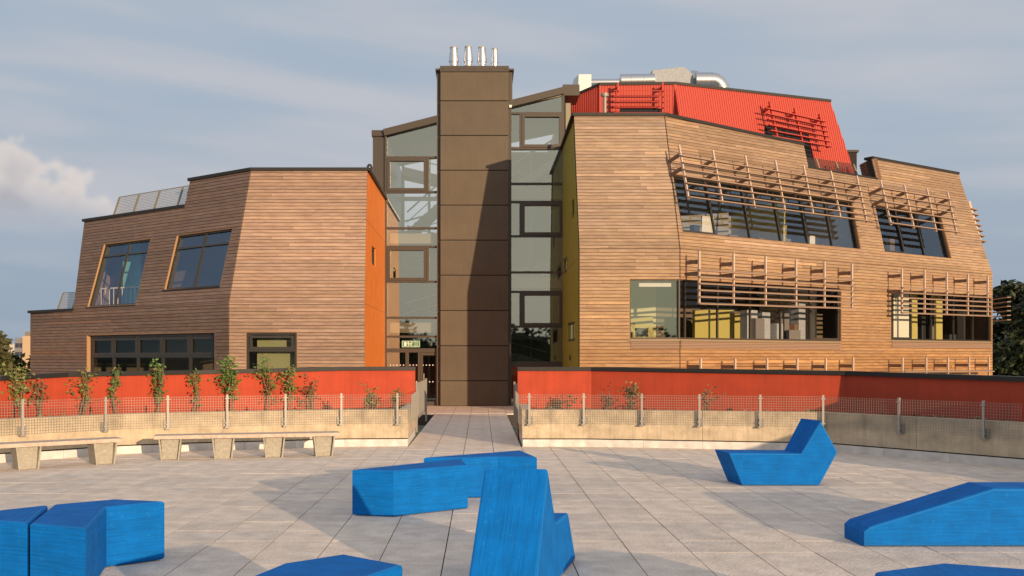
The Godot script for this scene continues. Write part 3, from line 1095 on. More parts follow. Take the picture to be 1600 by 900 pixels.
	en.quad(Vector3(p5.x, 3.66, zb), Vector3(p5.x, p5.y, zb), Vector3(-3.9, p5.y, zb), Vector3(-3.9, 3.66, zb), Vector3.FORWARD)
	put("rear_wall", en, M.slat, t)
	var plan := [[-3.95, 32.65], [-8.0, 32.65], [-17.5, 39.8], [-17.5, 51.9], [-3.95, 51.9]]
	slab(t, "floor_slab", plan, 0.0, 0.3, M.floor)
	slab(t, "ceiling", plan, 3.02, 0.06, M.cream)
	slab(t, "floor_slab", plan, 3.56, 0.5, M.floor)
	slab(t, "ceiling", [[-3.95, 33.2], [-7.7, 33.2], [-15.0, 38.9], [-15.0, 51.9], [-3.95, 51.9]], 6.6, 0.06, M.cream)
	slab(t, "roof_deck", [[-3.95, 33.2], [-7.7, 33.2], [-15.0, 38.9], [-15.0, 51.9], [-3.95, 51.9]], 7.0, 0.3, M.boxgrey)
	slab(t, "roof_deck", [[-3.95, 33.4], [-7.5, 33.4], [-10.0, 35.3], [-10.0, 51.9], [-3.95, 51.9]], 7.9, 0.3, M.boxgrey)
	for lv in [[0.02, 2.95], [3.58, 6.5]]:
		panel(t, "room_wall", -4.0, 37.0, -9.5, 37.0, lv[0], lv[1], 0.1, M.room)
		panel(t, "room_wall", -9.4, 37.0, -16.5, 42.3, lv[0], lv[1], 0.1, M.brown_room)
	# the perforated turquoise screen and a rail behind the tall window
	panel(t, "turquoise_screen", -13.95, 38.95, -13.1, 38.5, 3.6, 6.5, 0.08, M.teal)
	panel(t, "turquoise_screen", -12.75, 38.4, -12.4, 38.2, 3.6, 6.5, 0.08, M.teal)
	var rail := MB.new()
	rail.bar(Vector3(-12.3, 4.6, -37.9), Vector3(-15.0, 4.6, -39.4), Vector3.UP, 0.05, 0.05)
	for k in 14:
		var p := Vector3(-12.3, 4.6, -37.9).lerp(Vector3(-15.0, 4.6, -39.4), k / 13.0)
		rail.bar(p, p - Vector3(0, 1.0, 0), Vector3.RIGHT, 0.02, 0.02)
	put("balustrade", rail, M.white, t)
	panel(t, "strip_lamp", -9.6, 35.6, -10.6, 36.3, 6.42, 6.5, 0.2, M.white)
	panel(t, "window_blind", -4.95, 32.75, -7.35, 32.75, 0.3, 2.6, 0.02, M.blind)

	# mesh balustrades on the two steps
	var a1 := sU.at(su[5], -0.5)
	var b1 := sU.at(su[4], -0.5)
	step_rail("slanting wire mesh balustrade on the upper step of the left block, four panels wide", lerp3(a1, b1, 0.16), b1 + (b1 - a1) * 0.02, 1.05, [0.0, 0.24, 0.48, 0.74])
	var a2 := Fp + Vector3(0.7, 0.0, -0.6)
	var b2 := sU.at(su[0], -0.6)
	step_rail("short slanting wire mesh balustrade on the lowest step at the far left end", lerp3(a2, b2, 0.05), lerp3(a2, b2, 1.05), 0.85, [0.0, 0.45])


func step_rail(label: String, a: Vector3, b: Vector3, tall: float, posts: Array) -> void:
	var t := thing("mesh_balustrade", label, "balustrade", Vector3.ZERO, "wire mesh balustrades on the roof steps")
	var lean := Vector3(0.22, 1, -0.28) * tall
	var d := (b - a).normalized()
	for k in posts:
		var p := a.lerp(b, k)
		var m := MB.new()
		m.bar(p, p + lean, d, 0.1, 0.03)
		put("post", m, M.bead, t)
	var top := MB.new()
	top.bar(a + lean, b + lean, Vector3.UP, 0.03, 0.03)
	put("rail", top, M.galv, t)
	put("wire_mesh", wire_mesh(a + lean * 0.06, b + lean * 0.06, lean * 0.93, 0.07, 0.009), M.galv, t)


func wire_mesh(a: Vector3, b: Vector3, up: Vector3, pitch: float, w: float) -> MB:
	var m := MB.new()
	var l := (b - a).length()
	var h := up.length()
	var d := (b - a).normalized()
	var n := maxi(2, int(round(l / pitch)))
	for i in n + 1:
		var p := a.lerp(b, float(i) / n)
		m.bar(p, p + up, d, w, w)
	var off := d.cross(up).normalized() * w
	var k := maxi(2, int(round(h / pitch)))
	for i in k + 1:
		var p := a + up * (float(i) / k) + off
		m.bar(p, p + (b - a), up, w, w)
	return m


# ------------------------------------------------------------------ stair tower and glazing
func stair_tower() -> void:
	var t := thing("stair_tower", "tall brown panelled tower between the two glazed strips", "tower")
	var z := 38.75
	var x0 := -1.585
	var x1 := 1.055
	var core := MB.new()
	core.abox(Vector3(x0 - 0.1, -3.5, -z - 3.0), Vector3(x1 + 0.12, 13.05, -z - 0.2))
	put("core", core, M.bronze, t)
	var gap := MB.new()
	gap.abox(Vector3(x0 + 0.02, -3.5, -z - 0.199), Vector3(x1 - 0.02, 13.0, -z - 0.06))
	put("backing_board", gap, M.dark, t)
	var ys := [634.6, 595.0, 540.2, 485.2, 430.0, 375.2, 320.5, 266.0, 211.7, 157.5, 112.0]
	for i in ys.size() - 1:
		var a := P(0, ys[i], z).y
		var b := P(0, ys[i + 1], z).y
		var m := MB.new()
		m.solid([Vector3(x0, a + 0.016, -z - 0.05), Vector3(x1, a + 0.016, -z - 0.05), Vector3(x1, b - 0.016, -z - 0.05), Vector3(x0, b - 0.016, -z - 0.05)],
			[Vector3(x0, a + 0.016, -z), Vector3(x1, a + 0.016, -z), Vector3(x1, b - 0.016, -z), Vector3(x0, b - 0.016, -z)], 0.006)
		put("cladding_panel", m, [M.tower, M.tower1, M.tower2][[0, 1, 0, 2, 1, 0, 2, 0, 1, 2][i]], t)
	for s in [-1, 1]:
		var m := MB.new()
		var x := x0 - 0.075 if s < 0 else x1 + 0.085
		m.abox(Vector3(x - 0.075, -3.5 if s < 0 else P(0, 163, z).y, -z - 2.9), Vector3(x + 0.075, 13.0, -z - 0.21))
		put("corner_flange", m, M.tower, t)
	var c := MB.new()
	c.abox(Vector3(x0 - 0.02, P(0, 112, z).y, -z - 0.06), Vector3(x1 + 0.02, P(0, 103, z).y, -z + 0.015))
	c.abox(Vector3(x0 - 0.2, 13.05, -z - 3.05), Vector3(x1 + 0.22, 13.12, -z - 0.061))
	put("coping", c, M.bronze, t)
	for k in 5:
		var r := MB.new()
		var p := Vector3(lerpf(x0 + 0.1, x1 - 0.1, k / 4.0), P(0, 107.5, z).y, -z + 0.015)
		r.tube([p, p + Vector3(0, 0, 0.02)], [0.03, 0.025], 8)
		put("rivet", r, M.bronze, t)
	var lamp := MB.new()
	lamp.abox(Vector3(x1 + 0.03, P(0, 167, z).y, -z - 0.2), Vector3(x1 + 0.13, P(0, 163, z).y, -z - 0.08))
	put("wall_lamp", lamp, M.white, t)

	var xs := [[709, 6.6, 74], [731.6, 6.2, 73], [753.2, 6.4, 74], [773, 5.0, 76]]
	var names := ["leftmost of the four steel flues on top of the brown tower", "second steel flue from the left on top of the brown tower", "third steel flue from the left on top of the brown tower", "slimmest and rightmost of the four steel flues on the brown tower"]
	for k in 4:
		var f := thing("steel_flue", names[k], "flue", Vector3.ZERO, "steel flues on the brown tower")
		var zz := 40.0
		var b := P(xs[k][0], 104, zz)
		b.y = 13.12
		var r: float = xs[k][1] * 1.08 / FOCAL * zz
		var h: float = P(0, xs[k][2], zz).y - 13.12
		var base := MB.new()
		base.tube([b, b + Vector3(0, 0.14, 0)], [r * 1.02, r * 1.02], 20)
		put("collar", base, M.bronze, f)
		var pipe := MB.new()
		pipe.tube([b + Vector3(0, 0.14, 0), b + Vector3(0, h * 0.5, 0)], [r * 0.93, r * 0.93], 24)
		pipe.tube([b + Vector3(0, h * 0.5, 0), b + Vector3(0, h * 0.58, 0), b + Vector3(0, h * 0.66, 0)], [r * 1.06, r * 1.08, r * 1.04], 24)
		pipe.tube([b + Vector3(0, h * 0.66, 0), b + Vector3(0, h * 0.95, 0)], [r * 1.02, r * 0.8], 24)
		put("pipe", pipe, M.flue, f)
		var rim := MB.new()
		rim.tube([b + Vector3(0, h * 0.95, 0), b + Vector3(0, h, 0)], [r * 0.84, r * 0.84], 24)
		rim.tube([b + Vector3(0, h * 0.32, 0), b + Vector3(0, h * 0.36, 0)], [r * 0.98, r * 0.98], 24)
		put("rim", rim, M.steel, f)


func pane_part(t: Node, f: Facet, list: Array) -> void:
	var p := MB.new()
	var q := f.pxs(list)
	p.quad(f.at(q[0], -0.05), f.at(q[1], -0.05), f.at(q[2], -0.05), f.at(q[3], -0.05), f.n)
	put("pane", p, M.glazing, t)


func hbar(t: Node, f: Facet, x0: float, x1: float, y: float, tall := 0.08) -> void:
	var a := f.px(x0, y)
	var b := f.px(x1, y)
	var m := MB.new()
	m.extrude(f, rect(a.x, a.y - tall / 2, b.x, a.y + tall / 2), -0.13, 0.03, Vector2.ZERO, true)
	put("transom", m, M.bronze, t)


func vbar(t: Node, f: Facet, x: float, y0: float, y1: float, wide := 0.08) -> void:
	var a := f.px(x, y0)
	var b := f.px(x, y1)
	var m := MB.new()
	m.extrude(f, rect(a.x - wide / 2, b.y, a.x + wide / 2, a.y), -0.15, 0.04, Vector2.ZERO, true)
	put("mullion", m, M.bronze, t)


func casement(t: Node, f: Facet, x0: float, y0: float, x1: float, y1: float) -> void:
	var q := f.pxs([[x0, y0], [x1, y0], [x1, y1], [x0, y1]])
	var w := q[1].x - q[0].x
	var h := q[0].y - q[3].y
	var m := MB.new()
	var s := 0.11
	for e in [[0, 0, 1, s / h], [0, 1 - s / h, 1, 1], [0, s / h, s / w, 1 - s / h], [1 - s / w, s / h, 1, 1 - s / h]]:
		m.extrude(f, cell(q, e[0], e[1], e[2], e[3]), -0.08, 0.065, Vector2.ZERO, true)
	put("casement", m, M.bronze, t)


func glazing() -> void:
	var f := Facet.new(Vector3(-4, 0, -39.15), Vector3(4, 0, -39.15), Vector3(-4, 5, -39.15))
	var l := thing("glazed_stairwell", "narrow glazed stair strip left of the brown tower, with the exit door at its foot", "glazing")
	# left strip
	pane_part(l, f, [[604, 215], [686, 191], [686, 246], [604, 246]])
	for e in [[604, 246, 668, 300], [668, 246, 686, 300], [604, 300, 686, 356.5], [604, 356.5, 686, 385.5], [604, 385.5, 668, 440], [668, 385.5, 686, 440], [604, 440, 686, 496.5], [604, 496.5, 686, 526], [604, 526, 686, 546]]:
		pane_part(l, f, [[e[0], e[1]], [e[2], e[1]], [e[2], e[3]], [e[0], e[3]]])
	for y in [246, 300, 356.5, 385.5, 440, 496.5, 526]:
		hbar(l, f, 602, 687, y)
	hbar(l, f, 602, 687, 547.5, 0.16)
	vbar(l, f, 602.8, 212, 640)
	vbar(l, f, 686.3, 188, 640, 0.07)
	for y in [[246, 300], [385.5, 440]]:
		vbar(l, f, 668.5, y[0], y[1], 0.09)
		casement(l, f, 605, y[0] + 1.5, 666.5, y[1] - 1.5)
	# door and side light
	var door := MB.new()
	var q := f.pxs([[657, 551], [684.5, 551], [684.5, 636], [657, 636]])
	var w := q[1].x - q[0].x
	var h := q[0].y - q[3].y
	for e in [[0, 0, 1, 0.05], [0, 0.9, 1, 1], [0, 0.05, 0.14, 0.9], [0.86, 0.05, 1, 0.9]]:
		door.extrude(f, cell(q, e[0], e[1], e[2], e[3]), -0.1, 0.0, Vector2.ZERO, true)
	var dn := put("door", door, M.bronze, l)
	var dg := MB.new()
	dg.quad(f.at(bil(q, 0.14, 0.05), -0.05), f.at(bil(q, 0.86, 0.05), -0.05), f.at(bil(q, 0.86, 0.9), -0.05), f.at(bil(q, 0.14, 0.9), -0.05), f.n)
	put("pane", dg, M.clear, dn)
	var hd := MB.new()
	var hp := f.at(bil(q, 0.2, 0.55), 0.05)
	hd.bar(hp, hp + Vector3(0, 0.35, 0), Vector3.RIGHT, 0.03, 0.03)
	put("handle", hd, M.steel, dn)
	vbar(l, f, 655, 549, 640, 0.09)
	pane_part(l, f, [[604, 549], [654, 549], [654, 640], [604, 640]])
	vbar(l, f, 636, 549, 640, 0.12)
	for yy in [570.5, 596.5]:
		for k in 15:
			var x := 610.0 + k * 5.1
			if absf(x - 636) < 4 or absf(x - 656) < 4:
				continue
			var m := MB.new()
			var p := f.at(f.px(x, yy), -0.035)
			m.tube([p - Vector3(0, 0, 0.004), p + Vector3(0, 0, 0.004)], [0.024, 0.024], 8)
			put("safety_dot", m, M.white, l)
	# head flashing and the dark clad strip beside the orange wall
	var fl := MB.new()
	var a := P(600, 207, 39.1)
	var b := P(686.5, 185, 39.1)
	fl.bar(a - Vector3(0, 0.02, 0), b - Vector3(0, 0.02, 0), Vector3.UP, 0.26, 0.26)
	put("roof_edge", fl, M.bronze, l)
	var st := MB.new()
	st.abox(Vector3(-4.26, -3.5, -46.0), Vector3(-3.79, P(0, 213, 39.2).y, -39.2))
	st.abox(Vector3(-4.3, P(0, 213, 39.2).y, -46.0), Vector3(-3.76, P(0, 204, 39.2).y, -39.12))
	put("side_wall", st, M.bronze, l)

	var r := thing("glazed_stairwell", "narrow glazed stair strip right of the brown tower, beside the olive wall", "glazing")
	pane_part(r, f, [[797, 167], [880, 147], [880, 177], [797, 177]])
	for e in [[797, 177, 813, 232], [813, 177, 880, 232], [797, 232, 880, 287], [797, 287, 880, 315], [797, 315, 813, 369], [813, 315, 880, 369], [797, 369, 880, 425.5], [797, 425.5, 880, 456], [797, 456, 813, 510.5], [813, 456, 880, 510.5], [797, 510.5, 832, 566], [832, 510.5, 880, 566], [797, 572, 880, 650]]:
		pane_part(r, f, [[e[0], e[1]], [e[2], e[1]], [e[2], e[3]], [e[0], e[3]]])
	for y in [177, 232, 287, 315.5, 369, 425.5, 456, 510.5]:
		hbar(r, f, 795, 881, y)
	hbar(r, f, 795, 881, 569, 0.2)
	vbar(r, f, 796, 165, 650, 0.06)
	vbar(r, f, 880, 146, 650, 0.1)
	for y in [[177, 232], [315.5, 369], [456, 510.5]]:
		vbar(r, f, 813.5, y[0], y[1], 0.09)
		casement(r, f, 815.5, y[0] + 1.5, 878, y[1] - 1.5)
	var fr := MB.new()
	fr.bar(P(797, 163, 39.1), P(880, 142, 39.1), Vector3.UP, 0.26, 0.26)
	put("roof_edge", fr, M.bronze, r)
	var en := MB.new()
	en.abox(Vector3(3.2, P(0, 150, 39.2).y, -40.6), Vector3(3.85, P(0, 133, 39.2).y, -39.1))
	put("end_block", en, M.bronze, r)

	# the stair hall behind: walls, back glazing, landings, flights
	var s := thing("stair_hall", "pale landings and stair flights seen through the glazed strips", "stairs")
	panel(s, "side_wall", 3.42, 39.3, 3.42, 46.0, 0, 11.9, 0.2, M.hall)
	panel(s, "side_wall", -3.7, 39.3, -3.7, 46.0, 0, 10.4, 0.1, M.bronze)
	var zb := 46.0
	for e in [[-3.7, 3.3]]:
		for y in [0.0, 2.7, 5.9, 9.1, 11.4]:
			panel(s, "back_rail", e[0], zb, e[1], zb, y, y + 0.18, 0.15, M.cream)
		for x in [-3.6, -2.4, -1.2, 0.0, 1.2, 2.3, 3.25]:
			panel(s, "back_post", x - 0.06, zb, x + 0.06, zb, 0.0, 11.5, 0.12, M.cream)
	panel(s, "back_wall", -3.6, zb + 0.3, 0.6, zb + 0.3, 0.0, 7.2, 0.1, M.hall)
	panel(s, "back_wall", 0.7, zb + 0.3, 3.3, zb + 0.3, 0.0, 11.4, 0.1, M.hall)
	for y in [[6.78, -3.6, -1.5], [3.26, -3.6, -1.5], [8.55, 1.0, 3.3], [5.03, 1.0, 3.3], [1.6, 1.0, 3.3]]:
		var b2 := MB.new()
		b2.abox(Vector3(y[1], y[0] - 0.4, -42.4), Vector3(y[2], y[0], -39.4))
		put("landing", b2, M.hall, s)
	var levels := [[-3.3, 3.26, 3.0, 5.03], [3.0, 5.03, -3.3, 6.78], [-3.3, 6.78, 3.0, 8.55], [3.0, 1.6, -3.3, 3.26], [3.0, 8.55, -3.4, 10.0], [-3.3, 7.4, -1.2, 9.3], [0.8, 8.9, 3.1, 10.3]]
	for k in levels.size():
		var g = levels[k]
		var zz := -42.9 - 0.75 * (k % 2) * 2.0
		var fl2 := MB.new()
		fl2.bar(Vector3(g[0], g[1] - 0.1, zz), Vector3(g[2], g[3] - 0.1, zz), Vector3.UP, 0.35, 0.08)
		fl2.bar(Vector3(g[0], g[1] - 0.1, zz - 1.2), Vector3(g[2], g[3] - 0.1, zz - 1.2), Vector3.UP, 0.35, 0.08)
		for i in 10:
			var p := Vector3(g[0], g[1], zz - 0.6).lerp(Vector3(g[2], g[3], zz - 0.6), (i + 0.5) / 10.0)
			fl2.box(p, Vector3(0.2, 0, 0), Vector3(0, 0.03, 0), Vector3(0, 0, 0.56))
		put("flight", fl2, M.white, s)
		var hr := MB.new()
		hr.bar(Vector3(g[0], g[1] + 0.95, zz), Vector3(g[2], g[3] + 0.95, zz), Vector3.UP, 0.07, 0.05)
		hr.bar(Vector3(g[0], g[1] + 0.5, zz), Vector3(g[2], g[3] + 0.5, zz), Vector3.UP, 0.04, 0.03)
		put("handrail", hr, M.white, s)
	var rf := MB.new()
	rf.bar(Vector3(-3.8, 10.75, -42.6), Vector3(-1.6, 11.2, -42.6), Vector3(0, 0, 1), 6.9, 0.12)
	rf.bar(Vector3(1.0, 11.75, -42.6), Vector3(3.4, 12.25, -42.6), Vector3(0, 0, 1), 6.9, 0.12)
	put("roof", rf, M.hall, s)
	var fb := MB.new()
	fb.abox(Vector3(-3.7, -0.3, -46.0), Vector3(3.3, -0.05, -39.25))
	put("ground_floor", fb, M.floor, s)
	for lp in [[2.1, 7.9, 41.0], [-2.6, 5.9, 41.0]]:
		var lm := MB.new()
		lm.tube([Vector3(lp[0], lp[1] + 0.2, -lp[2]), Vector3(lp[0], lp[1] + 0.12, -lp[2])], [0.2, 0.16], 16)
		put("ceiling_lamp", lm, M.white, s)

	# the green exit sign over the door
	var sg := thing("exit_sign", "small green fire exit sign with a running man above the glass door", "sign")
	var c := P(642, 537.5, 39.0)
	var bd := MB.new()
	bd.abox(c + Vector3(-0.36, -0.135, -0.02), c + Vector3(0.36, 0.135, 0.0))
	put("board", bd, flat(Color(0.01, 0.17, 0.055), 0.5), sg)
	var wh := MB.new()
	var zf := Vector3(0, 0, 0.004)
	for e in [[-0.34, -0.115, 0.34, -0.1], [-0.34, 0.1, 0.34, 0.115], [-0.34, -0.1, -0.325, 0.1], [0.325, -0.1, 0.34, 0.1], [-0.27, -0.075, -0.17, 0.075], [-0.115, -0.07, -0.085, 0.05]]:
		wh.abox(c + Vector3(e[0], e[1], 0.0), c + Vector3(e[2], e[3], 0.006))
	wh.bar(c + Vector3(-0.1, 0.08, 0) + zf, c + Vector3(-0.14, 0.02, 0) + zf, Vector3(1, 1, 0), 0.022, 0.008)
	wh.bar(c + Vector3(-0.1, 0.08, 0) + zf, c + Vector3(-0.06, 0.02, 0) + zf, Vector3(1, -1, 0), 0.022, 0.008)
	# running figure
	wh.tube([c + Vector3(0.03, 0.065, 0), c + Vector3(0.03, 0.065, 0.006)], [0.022, 0.022], 10)
	for e in [[0.025, 0.045, -0.005, -0.02], [-0.005, -0.02, 0.04, -0.04], [0.04, -0.04, 0.03, -0.085], [-0.005, -0.02, -0.04, -0.05], [-0.04, -0.05, -0.065, -0.04], [0.02, 0.035, 0.06, 0.01], [0.02, 0.035, -0.03, 0.02], [-0.03, 0.02, -0.04, -0.01]]:
		wh.bar(c + Vector3(e[0], e[1], 0) + zf, c + Vector3(e[2], e[3], 0) + zf, Vector3(0.3, 1, 0), 0.022, 0.008)
	put("pictogram", wh, M.white, sg)
	for e in [["Fire", 0.045], ["exit", -0.045]]:
		var tm := TextMesh.new()
		var sf := SystemFont.new()
		sf.font_names = PackedStringArray(["Droid Sans"])
		tm.font = sf
		tm.text = e[0]
		tm.font_size = 32
		tm.pixel_size = 0.0031
		tm.depth = 0.004
		var ti := MeshInstance3D.new()
		ti.name = "lettering"
		ti.mesh = tm
		ti.material_override = M.white
		ti.position = c + Vector3(0.2, e[1], 0.004)
		sg.add_child(ti, true)


# ------------------------------------------------------------------ red roof storey and plant
func roof_storey() -> void:
	var t := thing("red_roof_storey", "bright red ribbed metal storey set back on the roof of the right block", "roof storey")
	var K1 := P(937.5, 133, 40.5)
	var K0 := P(881, 157.5, 41.7)
	var K2 := P(1054, 131.5, 40.5)
	var fa := Facet.new(Vector3(K0.x, 9.0, K0.z), Vector3(K1.x, 9.0, K1.z), K0)
	var fb := Facet.new(Vector3(K1.x, 9.0, K1.z), Vector3(K2.x, 9.0, K2.z), K1)
	var K3 := P(1297, 159, 43.1)
	var low := P(1066, 215, 39.9)
	var fc := Facet.new(K2, Vector3(K3.x, K2.y, K3.z), Vector3(low.x, low.y, low.z))
	if fc.n.z < 0:
		fc = Facet.new(K2, Vector3(K3.x, K2.y, K3.z), K2 + (K2 - low))
	var oa := PackedVector2Array([Vector2(0, -0.6), fa.of(Vector3(K1.x, 8.4, K1.z)), fa.of(K1), fa.of(K0)])
	var foot := fc.of(low)
	var dirf := (foot - fc.of(K2)).normalized()
	var ob := PackedVector2Array([fb.of(Vector3(K1.x, 8.4, K1.z)), fb.px(1068, 236), fb.px(1054, 131.5), fb.of(K1)])
	var oc := PackedVector2Array([fc.of(K2), dirf * 3.2, fc.px(1337, 276), fc.of(K3)])
	var back := [[fa, oa], [fb, ob], [fc, oc]]
	for k in 3:
		var f: Facet = back[k][0]
		var o: PackedVector2Array = back[k][1]
		var b := MB.new()
		b.extrude(f, o, -0.12, 0.0, Vector2.ZERO, true)
		var bb := bounds(o)
		var x := bb.position.x - 3.0
		var slope := 0.0
		if k == 2:
			slope = dirf.x / dirf.y
		# ribs of the sheet
		while x < bb.end.x + 3.0:
			var rib := PackedVector2Array([Vector2(x + slope * bb.position.y, bb.position.y), Vector2(x + 0.045 + slope * bb.position.y, bb.position.y), Vector2(x + 0.045 + slope * bb.end.y, bb.end.y), Vector2(x + slope * bb.end.y, bb.end.y)])
			for p in pieces(rib, o, []):
				b.extrude(f, p, -0.002, 0.02)
			x += 0.11
		put("ribbed_sheet", b, M.redmetal, t)
	var tr := MB.new()
	tr.bar(fb.at(fb.px(1054, 131.5), 0.02), fb.at(fb.px(1068, 236), 0.02), fb.u, 0.09, 0.05)
	put("corner_trim", tr, M.redmetal, t)
	tr = MB.new()
	tr.bar(Vector3(K1.x, 8.4, K1.z + 0.02), K1 + Vector3(0, 0, 0.02), fb.u, 0.07, 0.05)
	put("corner_trim", tr, M.redmetal, t)
	cap_run(t, [K0, K1, K2, K3], Vector3(0, 0, -1), 0.45, 0.11)
	var bk := MB.new()
	bk.quad(fc.at(oc[2]), K3, Vector3(K3.x, K3.y, -52), Vector3(fc.at(oc[2]).x, 8, -52), Vector3.RIGHT)
	bk.quad(Vector3(K0.x, 8, K0.z), K0, Vector3(K0.x, K0.y, -52), Vector3(K0.x, 8, -52), Vector3.LEFT)
	bk.quad(Vector3(K0.x, 8, -52), Vector3(K0.x, K0.y, -52), Vector3(K3.x, K3.y, -52), Vector3(K3.x, 8, -52), Vector3.FORWARD)
	put("rear_wall", bk, M.redmetal, t)
	slab(t, "roof_deck", [[K0.x + 0.2, 42.0], [K1.x + 0.1, 40.9], [K2.x, 40.9], [K3.x - 0.3, 43.5], [K3.x - 0.3, 51.9], [K0.x + 0.2, 51.9]], K2.y - 0.35, 0.2, M.boxgrey)
	# dark glazing low in the two faces
	var g1 := fb.pxs([[969, 170], [1034, 170], [1034, 184], [969, 184]])
	var g2 := fc.pxs([[1194, 196], [1262, 210], [1276, 268], [1196, 240]])
	for e in [[fb, g1], [fc, g2]]:
		var m := MB.new()
		m.extrude(e[0], e[1], -0.05, 0.035)
		put("window", m, flat(Color(0.012, 0.014, 0.018), 0.06), t)
	var g := "red slatted sun screens on the roof storey"
	screen("flat red slatted sun screen on the red roof storey, beside the vent pipe", g, "red_screen", fb, 0.5, [[965.5, 129, 965.5, 178], [1035.5, 129, 1035.5, 178]], 5, 0.27, 0.97, 0.18, 0.25, [0.12], "redslat", "redslat", "redslat", 1.25)
	screen("tilted red slatted sun screen above the roof terrace, right on the red storey", g, "red_screen", fc, 0.5, [[1202, 159, 1215, 217], [1241, 169, 1254, 224], [1280, 178, 1293, 231]], 6, 0.24, 0.98, 0.35, 0.15, [0.12], "redslat", "redslat", "redslat", 1.25)

	# mesh balustrade of the roof terrace
	var tb := thing("mesh_balustrade", "dark wire mesh balustrade in the notch of the parapet below the red storey", "balustrade", Vector3.ZERO, "wire mesh balustrades on the roof steps")
	var a := P(1257, 263, 40.0)
	var b := P(1347, 277, 41.8)
	a.y = fSU.at(fSU.px(1263, 261)).y - 0.05
	b.y = a.y
	var up := Vector3(-0.25, 1.05, -0.28)
	put("wire_mesh", wire_mesh(a, b, up, 0.05, 0.009), M.bronze, tb)
	for k in [0.0, 0.34, 0.68, 1.0]:
		var m := MB.new()
		m.bar(a.lerp(b, k), a.lerp(b, k) + up, (b - a).normalized(), 0.08, 0.03)
		put("post", m, M.bead, tb)
	var blk := thing("roof_upstand", "dark upstand on the roof between the red storey and the stepped parapet", "upstand")
	var u := P(1330, 238, 44.5)
	var ub := MB.new()
	ub.abox(Vector3(u.x - 0.9, 8.0, u.z - 2.0), Vector3(u.x + 0.25, u.y, u.z))
	put("box", ub, M.membrane, blk)
	var uc := MB.new()
	uc.abox(Vector3(u.x - 0.95, u.y, u.z - 2.05), Vector3(u.x + 0.32, u.y + 0.1, u.z + 0.06))
	put("coping", uc, M.cap, blk)

	# ventilation plant
	var z := 45.0
	var d1 := thing("roof_duct", "round shiny metal duct running along the red roof into the grey box", "duct")
	var m1 := MB.new()
	m1.tube([P(969, 127, z), P(1022, 126, z)], [0.31, 0.31], 28)
	put("pipe", m1, M.duct, d1)
	var m2 := MB.new()
	m2.tube([P(922, 129.5, z), P(968, 129, z)], [0.17, 0.17], 20)
	put("thin_pipe", m2, M.duct, d1)
	for x in [970, 985, 1004]:
		var m := MB.new()
		m.tube([P(x, 127, z), P(x + 1.5, 127, z)], [0.325, 0.325], 28)
		put("joint_ring", m, M.duct, d1)
	var d2 := thing("plant_box", "large grey sheet metal plant box on the red roof between two ducts", "plant box")
	var b0 := P(1019, 138, z)
	var b1 := P(1070, 105.5, z)
	var pb := MB.new()
	var prof := [[0.0, b0.y - 0.6], [1.84, b0.y - 0.6], [1.84, b1.y - 0.3], [1.42, b1.y + 0.04], [0.0, b1.y - 0.12]]
	var pa := []
	var pc := []
	for p in prof:
		pa.append(Vector3(b0.x + p[0], p[1], -z))
		pc.append(Vector3(b0.x + p[0], p[1], -z - 1.6))
	pb.solid(pa, pc, 0.02)
	put("casing", pb, M.boxgrey, d2)
	var fl := MB.new()
	fl.tube([P(1080, 124, z + 0.4), P(1089, 124, z + 0.4)], [0.4, 0.38], 24)
	put("connector", fl, M.duct, d2)
	var d3 := thing("duct_bend", "fat shiny duct elbow bending down behind the roof edge right of the plant box", "duct")
	var pts := []
	var rr := []
	for k in 9:
		var an := k / 8.0 * PI / 2.0
		pts.append(P(1110, 126, z) + Vector3(sin(an) * 0.5, -(1.0 - cos(an)) * 0.5, 0))
		rr.append(0.37)
	pts.push_front(P(1086, 126, z))
	rr.push_front(0.37)
	pts.append(pts[-1] + Vector3(0, -0.8, 0))
	rr.append(0.37)
	var em := MB.new()
	em.tube(pts, rr, 28)
	put("elbow", em, M.duct, d3)
	for k in [1, 3, 5, 7]:
		var sm := MB.new()
		var d: Vector3 = (pts[k + 1] - pts[k]).normalized()
		sm.tube([pts[k] - d * 0.012, pts[k] + d * 0.012], [0.382, 0.382], 28)
		put("seam_ring", sm, M.duct, d3)
	var d4 := thing("white_plant_box", "small white metal box at the left end of the red roof", "plant box")
	var w0 := P(900.5, 150, 43.5)
	var w1 := P(924, 116, 43.5)
	var wb := MB.new()
	wb.solid([Vector3(w0.x + 0.05, w0.y - 0.5, -43.5), Vector3(w1.x, w0.y - 0.5, -43.5), Vector3(w1.x, w1.y, -43.5), Vector3(w0.x + 0.1, w1.y, -43.5)],
		[Vector3(w0.x - 0.25, w0.y - 0.5, -44.4), Vector3(w1.x, w0.y - 0.5, -44.4), Vector3(w1.x, w1.y, -44.4), Vector3(w0.x - 0.05, w1.y, -44.4)], 0.015)
	put("casing", wb, M.white, d4)
	var d5 := thing("vent_pipe", "small grey vent pipe with a round cap rising before the red roof storey", "vent")
	var v0 := P(945, 182, 36.0)
	var vm := MB.new()
	vm.tube([v0 - Vector3(0, 0.3, 0), P(945, 151, 36.0)], [0.065, 0.065], 14)
	put("pipe", vm, M.galv, d5)
	var vc := MB.new()
	var vt := P(945, 151, 36.0)
	vc.tube([vt, vt + Vector3(0, 0.03, 0), vt + Vector3(0, 0.1, 0), vt + Vector3(0, 0.13, 0)], [0.1, 0.145, 0.145, 0.07], 18)
	put("cap", vc, M.galv, d5)
	var d6 := thing("vent_pipe", "small black hooked pipe at the right corner of the left roof by the orange wall", "vent")
	var h0 := P(580, 275, 36.5)
	var hm := MB.new()
